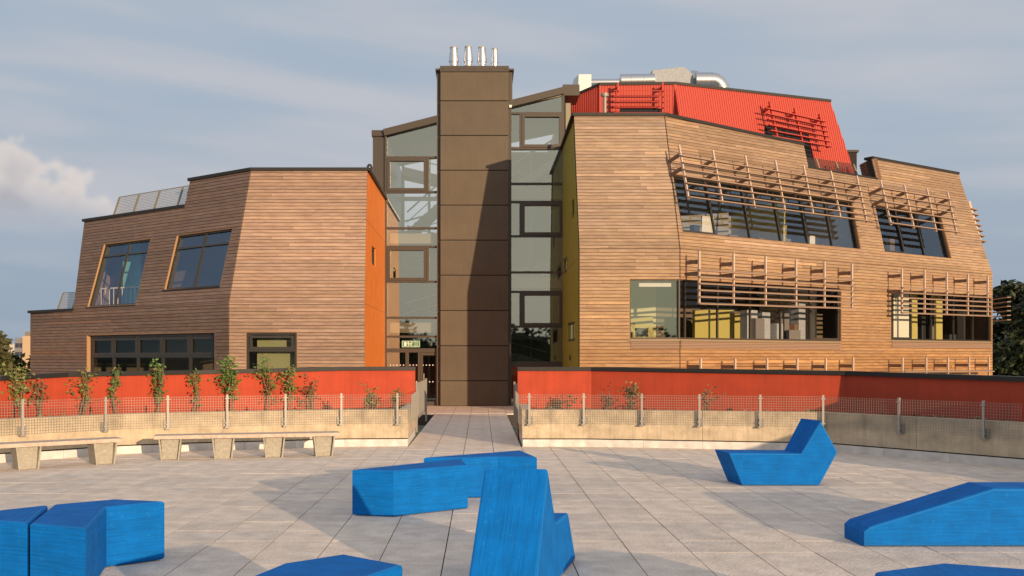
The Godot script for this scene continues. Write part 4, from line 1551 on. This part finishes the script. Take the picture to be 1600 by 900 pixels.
	hm.tube([h0 - Vector3(0, 0.3, 0), P(580.5, 261, 36.5), P(579, 258, 36.5), P(576.5, 257.5, 36.5), P(574.8, 260, 36.5), P(574.8, 263, 36.5)], [0.045, 0.045, 0.045, 0.045, 0.045, 0.045], 10)
	put("pipe", hm, M.dark, d6)


# ------------------------------------------------------------------ terrace, planters, fences
func mitred(pts: Array, off: float) -> Array:
	var r := []
	for i in pts.size():
		var p := Vector2(pts[i][0], pts[i][1])
		var n := Vector2.ZERO
		var k := 1.0
		var na := Vector2.ZERO
		var nb := Vector2.ZERO
		if i > 0:
			var d := (p - Vector2(pts[i - 1][0], pts[i - 1][1])).normalized()
			na = Vector2(-d.y, d.x)
		if i < pts.size() - 1:
			var d := (Vector2(pts[i + 1][0], pts[i + 1][1]) - p).normalized()
			nb = Vector2(-d.y, d.x)
		if i == 0:
			na = nb
		if i == pts.size() - 1:
			nb = na
		n = (na + nb) / maxf(0.3, 1.0 + na.dot(nb))
		r.append(p + n * off * k)
	return r


func hexa(b: MB, lo: Array, y0: Array, y1: Array) -> void:
	var q := []
	for i in 4:
		q.append(Vector3(lo[i].x, y0[i], -lo[i].y))
	for i in 4:
		q.append(Vector3(lo[i].x, y1[i], -lo[i].y))
	var mid := Vector3.ZERO
	for p in q:
		mid += p / 8.0
	for e in [[0, 1, 2, 3], [4, 5, 6, 7], [0, 1, 5, 4], [1, 2, 6, 5], [2, 3, 7, 6], [3, 0, 4, 7]]:
		var c: Vector3 = (q[e[0]] + q[e[1]] + q[e[2]] + q[e[3]]) / 4.0
		b.quad(q[e[0]], q[e[1]], q[e[2]], q[e[3]], c - mid)


# a wall along a run of points [x, depth, top], near face moved out by "out"; each length is split into panels
func wall_run(parent: Node, called: String, pts: Array, out: float, thick: float, y0: Callable, y1: Callable, m: Material, long := 99.0, gap := 0.0) -> void:
	var a := mitred(pts, -out)
	var c := mitred(pts, thick - out)
	for i in pts.size() - 1:
		var l: float = (a[i + 1] - a[i]).length()
		var n := maxi(1, int(round(l / long)))
		for k in n:
			var s := float(k) / n + (gap / l if k > 0 else 0.0)
			var e := float(k + 1) / n
			var b := MB.new()
			var lo := [a[i].lerp(a[i + 1], s), a[i].lerp(a[i + 1], e), c[i].lerp(c[i + 1], e), c[i].lerp(c[i + 1], s)]
			var t0: float = lerpf(pts[i][2], pts[i + 1][2], s)
			var t1: float = lerpf(pts[i][2], pts[i + 1][2], e)
			hexa(b, lo, [y0.call(t0), y0.call(t1), y0.call(t1), y0.call(t0)], [y1.call(t0), y1.call(t1), y1.call(t1), y1.call(t0)])
			put(called, b, m, parent)


const LEFT_EDGE := [[-13.0, 12.0, 0.78], [-10.2, 16.2, 0.78], [-8.66, 17.96, 0.78], [-7.05, 19.6, 0.78], [-5.85, 20.2, 0.78], [-2.92, 21.2, 0.78], [-1.56, 21.3, 0.78], [-1.6, 24.4, 0.78]]
const RIGHT_EDGE := [[0.9, 24.0, 0.78], [0.87, 21.2, 0.78], [2.22, 21.2, 0.78], [6.95, 20.2, 0.78], [9.26, 17.03, 0.78], [10.05, 14.3, 0.78], [10.5, 10.5, 0.78]]
const LEFT_RED := [[-12.2, 15.6, 1.5], [-9.25, 19.2, 1.534], [-8.5, 20.5, 1.584], [-6.5, 22.5, 1.6], [-3.33, 24.2, 1.664], [-1.62, 24.5, 1.664]]
const RIGHT_RED := [[0.877, 24.1, 1.66], [2.65, 24.05, 1.66], [7.75, 21.2, 1.605], [9.72, 17.7, 1.546], [10.4, 14.5, 1.54], [10.95, 10.3, 1.54]]


func hit(run: Array, px: float) -> Array:
	var k := (px - CX) / FOCAL
	for i in run.size() - 1:
		var a: Vector2 = run[i]
		var b: Vector2 = run[i + 1]
		var fa := a.x - k * a.y
		var fb := b.x - k * b.y
		if fa * fb <= 0.0 and fa != fb:
			var t := fa / (fa - fb)
			return [i + t, a.lerp(b, t)]
	return []


func terrace() -> void:
	var g := MB.new()
	g.abox(Vector3(-1500, -9.0, -1500), Vector3(1500, -7.0, 1500))
	structure("ground", g, M.lawn)
	var pd := MB.new()
	pd.abox(Vector3(-34, -7.0, -58), Vector3(34, -3.5, 8))
	structure("podium", pd, M.concrete)
	var f := Facet.new(Vector3(0, 0, 0), Vector3(1, 0, 0), Vector3(0, 0, -1))
	var outline := PackedVector2Array([Vector2(-14.0, -6), Vector2(10.8, -6)])
	for i in range(RIGHT_EDGE.size() - 1, 0, -1):
		outline.append(Vector2(RIGHT_EDGE[i][0], RIGHT_EDGE[i][1] + 0.04))
	outline.append_array([Vector2(0.847, 21.2), Vector2(0.847, 33.6), Vector2(-1.553, 33.6), Vector2(-1.553, 21.3)])
	for i in range(LEFT_EDGE.size() - 2, -1, -1):
		outline.append(Vector2(LEFT_EDGE[i][0], LEFT_EDGE[i][1] + 0.04))
	var base := MB.new()
	base.extrude(f, outline, -0.4, -0.045, Vector2.ZERO, true)
	base.extrude(f, PackedVector2Array([Vector2(-3.75, 33.604), Vector2(3.15, 33.604), Vector2(3.15, 39.2), Vector2(-3.75, 39.2)]), -0.4, -0.045, Vector2.ZERO, true)
	var t := structure("terrace", base, M.grout)
	# slabs of 600 mm: the nearest 300 in view one by one, the rest joined
	var cells := []
	for i in range(-24, 24):
		for j in range(-28, 48):
			var x := -0.353 + i * 0.6
			var z := 10.925 + j * 0.6
			if z > 38.9:
				continue
			var zc := z + 0.3
			var seen := zc > 8.3 and x + 0.6 > -0.49 * zc and x < 0.55 * zc
			cells.append([(zc * zc + x * x * 0.05) if seen else 5000.0 + zc, x, z])
	cells.sort_custom(func(p, q): return p[0] < q[0])
	var apron := PackedVector2Array([Vector2(-3.75, 33.625), Vector2(3.15, 33.625), Vector2(3.15, 39.15), Vector2(-3.75, 39.15)])
	var rest := MB.new()
	var count := 0
	for c in cells:
		var r := rect(c[1] + 0.006, c[2] + 0.0022, c[1] + 0.5945, c[2] + 0.5985)
		var list := pieces(r, outline, [])
		if list.is_empty() and c[2] > 33.0:
			list = pieces(r, apron, [])
		for p in list:
			var h := rng.randf_range(-0.0018, 0.0018)
			var b := rest if count >= 300 else MB.new()
			b.extrude(f, p, -0.04, h - 0.0015)
			if count < 300:
				put("paving_slab", b, M["slab%d" % rng.randi_range(0, 3)], t)
				count += 1
	var ro := put("far_paving_slabs", rest, M.slab0, t)
	ro.set_meta("kind", "stuff")


func planter(edge: Array, red: Array, label: String, label_red: String, label_fence: String, posts: Array, fence_from: int, fence_to: int) -> void:
	var t := thing("concrete_planter", label, "planter")
	wall_run(t, "concrete_panel", edge, 0.0, 0.2, func(_h): return 0.175, func(h): return h, M.concrete, 2.4, 0.008)
	wall_run(t, "shadow_gap", edge, -0.03, 0.15, func(_h): return 0.15, func(_h): return 0.175, M.dark)
	wall_run(t, "plinth", edge, -0.012, 0.17, func(_h): return -0.3, func(_h): return 0.15, M.plinth, 1.2, 0.004)
	var sp := PackedVector2Array()
	for p in mitred(edge, 0.18):
		sp.append(p)
	var rp := mitred(red, 0.1)
	rp.reverse()
	for p in rp:
		sp.append(p)
	var f := Facet.new(Vector3(0, 0, 0), Vector3(1, 0, 0), Vector3(0, 0, -1))
	var sb := MB.new()
	sb.extrude(f, sp, 0.2, 0.66, Vector2.ZERO, true)
	put("soil", sb, M.soil, t)

	var w := thing("red_wall", label_red, "wall")
	wall_run(w, "wall_panel", red, 0.0, 0.25, func(_h): return -3.5, func(h): return h - 0.09, M.red)
	wall_run(w, "coping", red, 0.05, 0.36, func(h): return h - 0.088, func(h): return h, M.cap)

	# wire mesh fence bolted to the face of the planter
	var fe := thing("mesh_fence", label_fence, "fence")
	var run := mitred(edge, -0.075)
	var stations := []
	for x in posts:
		var r := hit(run, x)
		if r.size():
			stations.append([r[0], r[1], true])
	for i in range(fence_from, fence_to + 1):
		stations.append([float(i), run[i], false])
	stations.sort_custom(func(p, q): return p[0] < q[0])
	for i in stations.size():
		var s: Vector2 = stations[i][1]
		var k := mini(int(stations[i][0]), run.size() - 2)
		var d2: Vector2 = (run[k + 1] - run[k]).normalized()
		var d := Vector3(d2.x, 0, -d2.y)
		var o := Vector3(-d2.y, 0, -d2.x) * -1.0
		var p := Vector3(s.x, 0, -s.y)
		if stations[i][2]:
			var m := MB.new()
			m.box(p + Vector3(0, 0.8, 0) + o * 0.02, d * 0.022, Vector3(0, 0.335, 0), o * 0.005)
			m.box(p + Vector3(0, 0.8, 0) - o * 0.012, d * 0.006, Vector3(0, 0.335, 0), o * 0.026)
			var po := put("post", m, M.steel, fe)
			var q := MB.new()
			q.box(p + Vector3(0, 0.55, 0) - o * 0.055, d * 0.075, Vector3(0, 0.085, 0), o * 0.008)
			q.box(p + Vector3(0, 0.47, 0) - o * 0.0, d * 0.05, Vector3(0, 0.015, 0), o * 0.04)
			put("base_plate", q, M.galv, po)
			for y in [0.56, 1.06]:
				var c := MB.new()
				c.box(p + Vector3(0, y, 0) + o * 0.03, d * 0.045, Vector3(0, 0.01, 0), o * 0.006)
				put("clip", c, M.steel, po)
		if i < stations.size() - 1:
			var s2: Vector2 = stations[i + 1][1]
			if (s2 - s).length() < 0.06:
				continue
			var p2 := Vector3(s2.x, 0, -s2.y)
			var dd := (p2 - p).normalized()
			var g := dd * (0.02 if stations[i][2] else 0.0)
			var g2 := dd * (0.02 if stations[i + 1][2] else 0.0)
			put("mesh_panel", wire_mesh(p + g + Vector3(0, 0.5, 0), p2 - g2 + Vector3(0, 0.5, 0), Vector3(0, 0.6, 0), 0.05, 0.0042), M.galv, fe)


func path_rail(label: String, x: float, z0: float, z1: float, y0: float, y1: float) -> void:
	var t := thing("mesh_railing", label, "railing", Vector3.ZERO, "mesh railings beside the path")
	var a := Vector3(x, y0, -z0)
	var b := Vector3(x, y0, -z1)
	put("mesh_panel", wire_mesh(a, b, Vector3(0, y1 - y0, 0), 0.05, 0.007), M.galv, t)
	for z in [z0, z1]:
		var m := MB.new()
		m.abox(Vector3(x - 0.04, 0.0, -z - 0.025), Vector3(x + 0.01, y1 + 0.02, -z + 0.025))
		put("post", m, M.galv, t)


# ------------------------------------------------------------------ seats
func bench(label: String, a: Vector2, b: Vector2, supports: Array) -> void:
	var t := thing("concrete_bench", label, "bench", Vector3.ZERO, "long concrete benches before the left planter")
	var d2 := (b - a).normalized()
	var d := Vector3(d2.x, 0, -d2.y)
	var back := Vector3(-d2.y, 0, -d2.x)
	if back.z > 0:
		back = -back
	var pa := Vector3(a.x, 0, -a.y)
	var pb := Vector3(b.x, 0, -b.y)
	var s := MB.new()
	var y0 := 0.385
	var y1 := 0.45
	s.solid([pa + Vector3(0, y0, 0), pa + Vector3(0, y1, 0), pa + back * 0.44 + Vector3(0, y1, 0), pa + back * 0.44 + Vector3(0, y0, 0)],
		[pb + Vector3(0, y0, 0), pb + Vector3(0, y1, 0), pb + back * 0.44 + Vector3(0, y1, 0), pb + back * 0.44 + Vector3(0, y0, 0)], 0.014)
	put("seat", s, M.bench_top, t)
	for x in supports:
		var r := hit([a - d2 * 3.0, b + d2], x)
		if r.is_empty():
			continue
		var q: Vector2 = r[1]
		var c := Vector3(q.x, 0, -q.y) + back * 0.22
		# two tapered cheeks with a folded web between them
		for e in [-1, 1]:
			var m := MB.new()
			m.box(c + d * (0.185 * e) + Vector3(0, 0.19, 0) - d * (0.015 * e), d * 0.014, Vector3(0, 0.193, 0) + d * (0.022 * e), back * 0.19)
			put("cheek", m, M.bench_leg, t)
		var w := MB.new()
		w.solid([c - d * 0.14 - back * 0.11 + Vector3(0, 0.0, 0), c + d * 0.14 - back * 0.11, c + d * 0.168 - back * 0.11 + Vector3(0, 0.385, 0), c - d * 0.168 - back * 0.11 + Vector3(0, 0.385, 0)],
			[c - d * 0.14 + back * 0.11, c + d * 0.14 + back * 0.11, c + d * 0.168 + back * 0.11 + Vector3(0, 0.385, 0), c - d * 0.168 + back * 0.11 + Vector3(0, 0.385, 0)], 0.006)
		put("support", w, M.bench_leg, t)


func foam(label: String, called: String, ra: Array, rb: Array, r := 0.022) -> void:
	var c := Vector3.ZERO
	for p in ra:
		c += p / float(ra.size())
	c.y = 0.0
	var t := thing(called, label, "foam seat", c, "blue foam seats on the terrace")
	var m := MB.new()
	var w := [MB.new(), MB.new()]
	m.solid(ra, rb, r, w)
	put("body", m, M.blue, t)
	put("worn_edge", w[0], M.worn, t)
	put("worn_edge", w[1], M.worn, t)


func block(label: String, plan: Array, h := 0.55) -> void:
	var a := []
	var b := []
	for p in plan:
		a.append(Vector3(p[0], 0.004, -p[1]))
		b.append(Vector3(p[0], h, -p[1]))
	foam(label, "foam_bench", a, b)


func foam_seats() -> void:
	block("blue foam bench module cut off by the left edge of the picture", [[-3.705, 8.15], [-3.965, 9.13], [-4.25, 8.82], [-4.62, 8.5], [-4.6, 8.42], [-3.97, 8.24]])
	block("bent blue foam bench in the lower left, butted against the module at the edge", [[-3.67, 8.12], [-3.11, 7.86], [-3.38, 9.0], [-2.97, 9.36], [-3.49, 9.51], [-3.92, 9.16]])
	block("front half of the pair of blue foam benches in the middle, with scuffed corner", [[-1.548, 11.98], [-1.044, 11.86], [-0.168, 12.52], [-0.262, 13.3]])
	block("rear half of the pair of blue foam benches in the middle, nearest the path", [[-0.774, 13.42], [-0.25, 13.42], [0.227, 13.56], [0.753, 13.5], [0.574, 14.5]])
	block("blue foam bench cut off by the picture's bottom edge, left of the upright chair", [[-1.5, 5.9], [-1.16, 5.75], [-0.98, 6.02], [-0.80, 5.95], [-0.513, 6.5], [-0.945, 6.86], [-1.3, 6.55]])
	block("blue foam bench cut off by the bottom right corner of the picture", [[2.48, 6.29], [2.45, 5.75], [3.55, 5.75], [3.5, 6.36], [3.03, 6.56]])
	# lounge chair in side view
	var prof := [[0.0, 0.004], [1.152, 0.004], [1.42, 0.495], [1.166, 0.962], [0.873, 0.476], [-0.2, 0.486]]
	var ra := []
	var rb := []
	for p in prof:
		ra.append(Vector3(3.852 + p[0], p[1], -14.75))
		rb.append(Vector3(3.852 + p[0] - 0.08, p[1], -15.32))
	# the nose of the seat is narrower on the far side, as the top of the back is
	rb[3] += Vector3(-0.04, 0, 0)
	foam("blue foam lounge chair with raised back, seen from the side at the right", "foam_lounger", ra, rb, 0.024)
	# the same chair seen from behind
	var right := [Vector3(0.395, 0.004, -7.5), Vector3(0.559, 0.96, -8.38), Vector3(0.646, 0.467, -8.64), Vector3(0.793, 0.481, -9.09), Vector3(0.889, 0.004, -9.38)]
	var left := [Vector3(-0.135, 0.004, -7.5), Vector3(0.023, 0.96, -8.38), Vector3(0.1, 0.467, -8.64), Vector3(0.25, 0.481, -9.09), Vector3(0.345, 0.004, -9.38)]
	foam("tall upright blue foam chair in the centre foreground, seen from behind", "foam_lounger", right, left, 0.02)
	# wedge
	var wp := [[0.0, 0.004], [2.9, 0.004], [2.9, 0.585], [1.304, 0.585], [0.06, 0.2], [0.0, 0.15]]
	var wa := []
	var wb := []
	for p in wp:
		wa.append(Vector3(3.83 + p[0], p[1], -10.0))
		wb.append(Vector3(3.82 + p[0], p[1], -10.53))
	foam("long blue foam wedge rising to the right at the right edge of the terrace", "foam_wedge", wa, wb, 0.024)


# ------------------------------------------------------------------ plants
func leaf(b: MB, p: Vector3, size: float, c: Color, droop := 0.0) -> void:
	var d := Vector3(rng.randfn(), rng.randfn() * 0.6 - droop, rng.randfn()).normalized()
	var s := d.cross(Vector3(rng.randfn(), rng.randfn(), rng.randfn())).normalized()
	var n := d.cross(s)
	var k := rng.randf_range(0.65, 1.3)
	b.col = Color(c.r * k, c.g * k, c.b * k)
	var tip := p + d * size
	var mid := p + d * size * 0.45
	var l := mid + s * size * 0.3 + n * size * 0.12
	var r := mid - s * size * 0.3 + n * size * 0.12
	b.tri(p, l, tip, n)
	b.tri(p, tip, r, n)


func climber(label: String, px: float, run: Array, top: float, leaves: int, spread: float, lean: float, c: Color, droop := 0.2, bunch := 0.5) -> void:
	var r := hit(run, px)
	if r.is_empty():
		return
	var q: Vector2 = r[1]
	var t := thing("climbing_plant", label, "plant", Vector3(q.x, 0.66, -q.y), "climbing plants in the planters")
	var o := Vector3(q.x, 0.66, -q.y)
	var h := P(px, top, q.y).y - 0.66
	var st := MB.new()
	var fo := MB.new()
	var tips := []
	for k in rng.randi_range(2, 3):
		var pts := []
		var rad := []
		var ph := rng.randf() * TAU
		var hh := h * rng.randf_range(0.75, 0.98)
		for i in 8:
			var u := i / 7.0
			pts.append(o + Vector3(lean * u + sin(ph + u * 5.0) * 0.05 + (k - 1) * 0.04, hh * u, cos(ph + u * 4.0) * 0.04))
			rad.append(lerpf(0.02, 0.007, u))
			if u > 0.15:
				tips.append([pts[-1], u])
		st.tube(pts, rad, 5, false)
		for i in 4:
			var u := rng.randf_range(0.35, 1.0)
			var a: Vector3 = pts[int(u * 7)]
			var e := a + Vector3(rng.randfn() * spread * 0.8, rng.randf_range(-0.1, 0.22), rng.randfn() * 0.1)
			st.tube([a, a.lerp(e, 0.5) + Vector3(0, 0.03, 0), e], [0.007, 0.005, 0.003], 4, false)
			for m in 3:
				tips.append([a.lerp(e, 0.4 + 0.3 * m), u])
	put("stem", st, M.stem, t)
	for i in int(leaves * 1.05):
		var e = tips[rng.randi_range(0, tips.size() - 1)]
		if rng.randf() < bunch and e[1] < 0.55:
			continue
		var p: Vector3 = e[0] + Vector3(rng.randfn() * spread * 0.3, rng.randfn() * 0.06, rng.randfn() * 0.07)
		var lc := c
		if rng.randf() < 0.18:
			lc = Color(0.2, 0.17, 0.06)
		leaf(fo, p, rng.randf_range(0.05, 0.105), lc, droop)
	var f := put("foliage", fo, M.leaf, t)
	f.set_meta("kind", "stuff")


func ground_cover(called: String, run: Array, from: float, to: float, n: int, tall: float) -> void:
	var b := MB.new()
	for i in n:
		var r := hit(run, rng.randf_range(from, to))
		if r.is_empty():
			continue
		var q: Vector2 = r[1]
		var gr := rng.randf()
		var p := Vector3(q.x + rng.randfn() * 0.1, 0.66, -q.y - rng.randf() * 0.4)
		for k in 5:
			leaf(b, p + Vector3(rng.randfn() * 0.05, rng.randf() * tall * (0.4 + gr), rng.randfn() * 0.05), rng.randf_range(0.05, 0.11), Color(0.07, 0.11, 0.03) if gr < 0.8 else Color(0.24, 0.2, 0.09), -0.3)
	var o := put(called, b, M.leaf)
	tag(o, "low green ground cover along the edge of the " + ("left" if to < 700 else "right") + " planter, behind the mesh fence", "ground cover")
	o.set_meta("kind", "stuff")


func plants() -> void:
	var lr := mitred(LEFT_EDGE, 0.42)
	var wr := mitred(LEFT_RED, -0.22)
	var rr := mitred(RIGHT_EDGE, 0.5)
	var green := Color(0.1, 0.19, 0.04)
	var olive := Color(0.17, 0.21, 0.055)
	climber("straggly yellowish climber at the far left end of the red wall, spilling over its top", 33, wr, 566, 330, 0.28, -0.12, olive, 0.5, 0.75)
	climber("short drooping brownish climber left of the first fence post from the left end", 62, wr, 588, 90, 0.08, 0.0, Color(0.12, 0.11, 0.04), 0.9, 0.2)
	climber("climber with a spreading leafy head and bare stem below the dark windows' left end", 131, wr, 567, 240, 0.18, 0.02, olive, 0.3, 0.85)
	climber("slim upright climber with small leaves, just right of the second fence post", 181, wr, 572, 130, 0.08, 0.0, green, 0.3, 0.3)
	climber("medium leafy climber in front of the red wall below the middle of the dark windows", 247, wr, 568, 230, 0.12, 0.03, green, 0.3, 0.1)
	climber("slender climber with one tuft at its top, left of the biggest bush", 307, wr, 571, 110, 0.07, 0.0, green, 0.2, 0.4)
	climber("tallest and bushiest green climber, standing before the corner of the left block", 360, wr, 552, 560, 0.2, 0.0, green, 0.0, 0.55)
	climber("climber below the single window of the left block, its top reaching over the coping", 420, wr, 558, 260, 0.2, -0.08, green, 0.1, 0.3)
	climber("climber with crossing bare stems at the right side of the single window", 452, wr, 560, 250, 0.17, 0.06, olive, 0.1, 0.3)
	climber("small climber branching to the right across the plain red wall", 484, wr, 592, 90, 0.2, 0.14, Color(0.13, 0.1, 0.04), 0.0, 0.1)
	climber("low yellowing plant near the right end of the left planter", 576, lr, 604, 150, 0.12, 0.0, Color(0.24, 0.2, 0.06), 0.1, 0.0)
	climber("low green sprig at the right end of the left planter beside the path", 617, lr, 606, 90, 0.1, 0.04, green, 0.1, 0.0)
	climber("low dark sprig at the left end of the right planter beside the path", 872, rr, 624, 130, 0.3, 0.0, Color(0.09, 0.08, 0.035), 0.1, 0.0)
	climber("dry brownish bush in the right planter with one long bare twig", 985, rr, 598, 210, 0.14, 0.08, Color(0.22, 0.15, 0.07), 0.0, 0.0)
	climber("sparse reddish plant left of the dry bush in the right planter", 952, rr, 610, 70, 0.2, 0.0, Color(0.12, 0.06, 0.04), 0.2, 0.0)
	climber("thin leafless looking sprig near the middle of the right planter", 1098, rr, 606, 45, 0.16, 0.12, Color(0.14, 0.1, 0.04), 0.2, 0.0)
	ground_cover("ground_cover", lr, 0, 640, 420, 0.06)
	ground_cover("ground_cover", rr, 820, 1600, 420, 0.07)


func tree(label: String, called: String, foot: Vector3, tall: float, wide: float, leaves: int, size: float, c: Color, group := "") -> void:
	var t := thing(called, label, "tree", foot, group)
	var tr := MB.new()
	tr.tube([foot, foot + Vector3(0.1, tall * 0.3, 0), foot + Vector3(-0.1, tall * 0.6, 0.1), foot + Vector3(0.05, tall * 0.88, 0)], [wide * 0.07, wide * 0.055, wide * 0.035, 0.04], 8)
	var clumps := []
	for k in 46:
		var a := rng.randf() * TAU
		var hh := rng.randf_range(0.22, 0.97)
		var rr := wide * 0.5 * sqrt(maxf(0.05, 1.0 - pow((hh - 0.55) / 0.5, 2.0))) * rng.randf_range(0.35, 1.0)
		var p := foot + Vector3(cos(a) * rr, tall * hh, sin(a) * rr)
		clumps.append([p, rng.randf_range(0.09, 0.19) * wide, rng.randf_range(0.7, 1.25)])
		if k % 3 == 0:
			var s := foot + Vector3(0, tall * hh * 0.75, 0)
			tr.tube([s, s.lerp(p, 0.5) + Vector3(0, 0.2, 0), p], [wide * 0.022, wide * 0.014, 0.02], 5, false)
	put("trunk", tr, M.bark, t)
	var b := MB.new()
	for i in leaves * 2:
		var e = clumps[rng.randi_range(0, clumps.size() - 1)]
		var d := Vector3(rng.randfn(), rng.randfn() * 0.7, rng.randfn())
		d = d.normalized() * pow(rng.randf(), 0.5) * e[1]
		leaf(b, e[0] + d, size * rng.randf_range(0.7, 1.4), Color(c.r * e[2], c.g * e[2], c.b * e[2]), 0.2)
	var f := put("crown", b, M.leaf, t)
	f.set_meta("kind", "stuff")


func surroundings() -> void:
	var dark := Color(0.024, 0.038, 0.013)
	tree("dark tree at the right edge of the picture, the nearer and taller of the two", "broadleaf_tree", Vector3(32.2, -7, -60), 13.2, 8.8, 17000, 0.42, dark, "")
	tree("dark tree close behind the right end of the timber block", "broadleaf_tree", Vector3(32.6, -7, -66), 10.8, 8.5, 14000, 0.42, dark, "")
	tree("dark tree just out past the right edge, its crown only partly in the picture", "broadleaf_tree", Vector3(37.5, -7, -64), 12.5, 8.0, 6000, 0.36, dark, "")
	var warm := Color(0.075, 0.075, 0.025)
	tree("sunlit olive green tree at the left edge of the picture above the red wall", "broadleaf_tree", Vector3(-30.3, -7, -63), 10.9, 6.0, 12000, 0.34, warm, "")
	tree("small brownish tree below the far apartment block at the left", "broadleaf_tree", Vector3(-34.0, -7, -76), 8.2, 4.0, 4000, 0.3, Color(0.11, 0.07, 0.03), "")
	# far buildings at the left edge
	var t := thing("apartment_block", "far apartment block with dark window bands and a sunlit end, left of the timber building", "building")
	var z := 170.0
	var a := P(23, 528, z)
	var c := P(37, 525, z)
	var e := P(50, 525, z)
	var w := MB.new()
	w.abox(Vector3(c.x, -9, -z - 14), Vector3(e.x + 1.5, c.y, -z + 0.5))
	put("end_wall", w, flat(Color(0.5, 0.36, 0.24), 0.9), t)
	var fr := MB.new()
	fr.abox(Vector3(a.x, -9, -z - 12), Vector3(c.x - 0.002, a.y, -z))
	put("front_wall", fr, flat(Color(0.2, 0.2, 0.22), 0.9), t)
	for k in 6:
		for j in 2:
			var m := MB.new()
			var y := a.y - 0.9 - k * 1.5
			var x := lerpf(a.x, c.x, 0.06 + j * 0.48)
			m.abox(Vector3(x, y - 0.75, -z - 0.05), Vector3(x + (c.x - a.x) * 0.42, y, -z + 0.06))
			put("window", m, flat(Color(0.04, 0.05, 0.07), 0.15), t)
	var rt := MB.new()
	rt.abox(Vector3(c.x - 0.7, c.y, -z - 6), Vector3(c.x + 0.6, c.y + 0.8, -z - 2))
	rt.abox(Vector3(e.x - 0.4, c.y, -z - 6), Vector3(e.x + 1.0, c.y + 0.6, -z - 2))
	put("roof_hut", rt, flat(Color(0.2, 0.17, 0.15), 0.9), t)
	var t2 := thing("white_building", "low white building at the far left behind the olive green tree", "building")
	var p0 := P(5, 537, 220)
	var p1 := P(22, 537, 220)
	var wb := MB.new()
	wb.abox(Vector3(p0.x, -9, -232), Vector3(p1.x, p0.y, -220))
	put("wall", wb, flat(Color(0.5, 0.47, 0.42), 0.9), t2)
	for k in 3:
		var m := MB.new()
		m.abox(Vector3(p0.x + 0.3, p0.y - 1.3 - k * 1.3, -220.1), Vector3(p1.x - 0.3, p0.y - 0.8 - k * 1.3, -219.94))
		put("window", m, flat(Color(0.1, 0.11, 0.12), 0.2), t2)
	# the tree lines behind the viewer and beside the building, which only the glass shows
	far_line("line of trees far behind the viewer, mirrored in the stair glazing", Vector2(-120, 95), Vector2(130, 95), 60)
	far_line("row of trees off to the right of the building, mirrored in its lower windows", Vector2(64, 2), Vector2(60, -58), 18)


func far_line(label: String, a: Vector2, e: Vector2, n: int) -> void:
	var b := MB.new()
	for k in n:
		var q := a.lerp(e, (k + rng.randf() * 0.5) / n)
		var hh := rng.randf_range(12.5, 15.5)
		var s := rng.randf_range(0.8, 1.2)
		var c := Color(0.03 * s, 0.042 * s, 0.018 * s)
		b.col = c
		b.tube([Vector3(q.x, -7, q.y), Vector3(q.x, -7 + hh * 0.5, q.y), Vector3(q.x, -7 + hh * 0.9, q.y)], [2.6, 3.0, 1.4], 7)
		for i in 260:
			var an := rng.randf() * TAU
			var u := rng.randf()
			var r := 3.2 * sqrt(1.0 - u * u * 0.9) * rng.randf_range(0.8, 1.1)
			leaf(b, Vector3(q.x + cos(an) * r, -7 + hh * (0.35 + 0.65 * u), q.y + sin(an) * r), 1.0, c, 0.2)
	var o := put("far_trees", b, M.far_leaf)
	tag(o, label, "trees")
	o.set_meta("kind", "stuff")


func _ready() -> void:
	rng.seed = 20240607
	setup_view()
	make_materials()
	terrace()
	right_building()
	left_building()
	stair_tower()
	glazing()
	roof_storey()
	planter(LEFT_EDGE, LEFT_RED, "faceted concrete planter on the left with a pale metal plinth, behind the benches",
		"low red rendered wall with a dark coping left of the path", "wire mesh fence fixed to the left planter",
		[35, 164.5, 262, 355, 446, 533, 621], 1, 7)
	planter(RIGHT_EDGE, RIGHT_RED, "faceted concrete planter on the right with a pale metal plinth, behind the lounge chair",
		"long low red rendered wall with a dark coping right of the path", "wire mesh fence fixed to the right planter",
		[827, 912, 1003, 1093, 1188, 1286, 1405, 1537], 0, 4)
	path_rail("pale mesh railing panel on the left side of the path before the glass door", -1.62, 25.3, 29.6, 0.33, 1.25)
	path_rail("pale mesh railing panel on the right side of the path before the tower", 0.93, 24.6, 27.5, 0.33, 1.2)
	bench("long concrete bench at the left edge with two wedge supports in view", Vector2(-9.2, 15.6), Vector2(-6.37, 17.85), [-100, 46, 166])
	bench("long concrete bench on four wedge supports before the left planter", Vector2(-6.03, 18.35), Vector2(-2.70, 19.17), [265.5, 349, 428.5, 507])
	foam_seats()
	plants()
	surroundings()
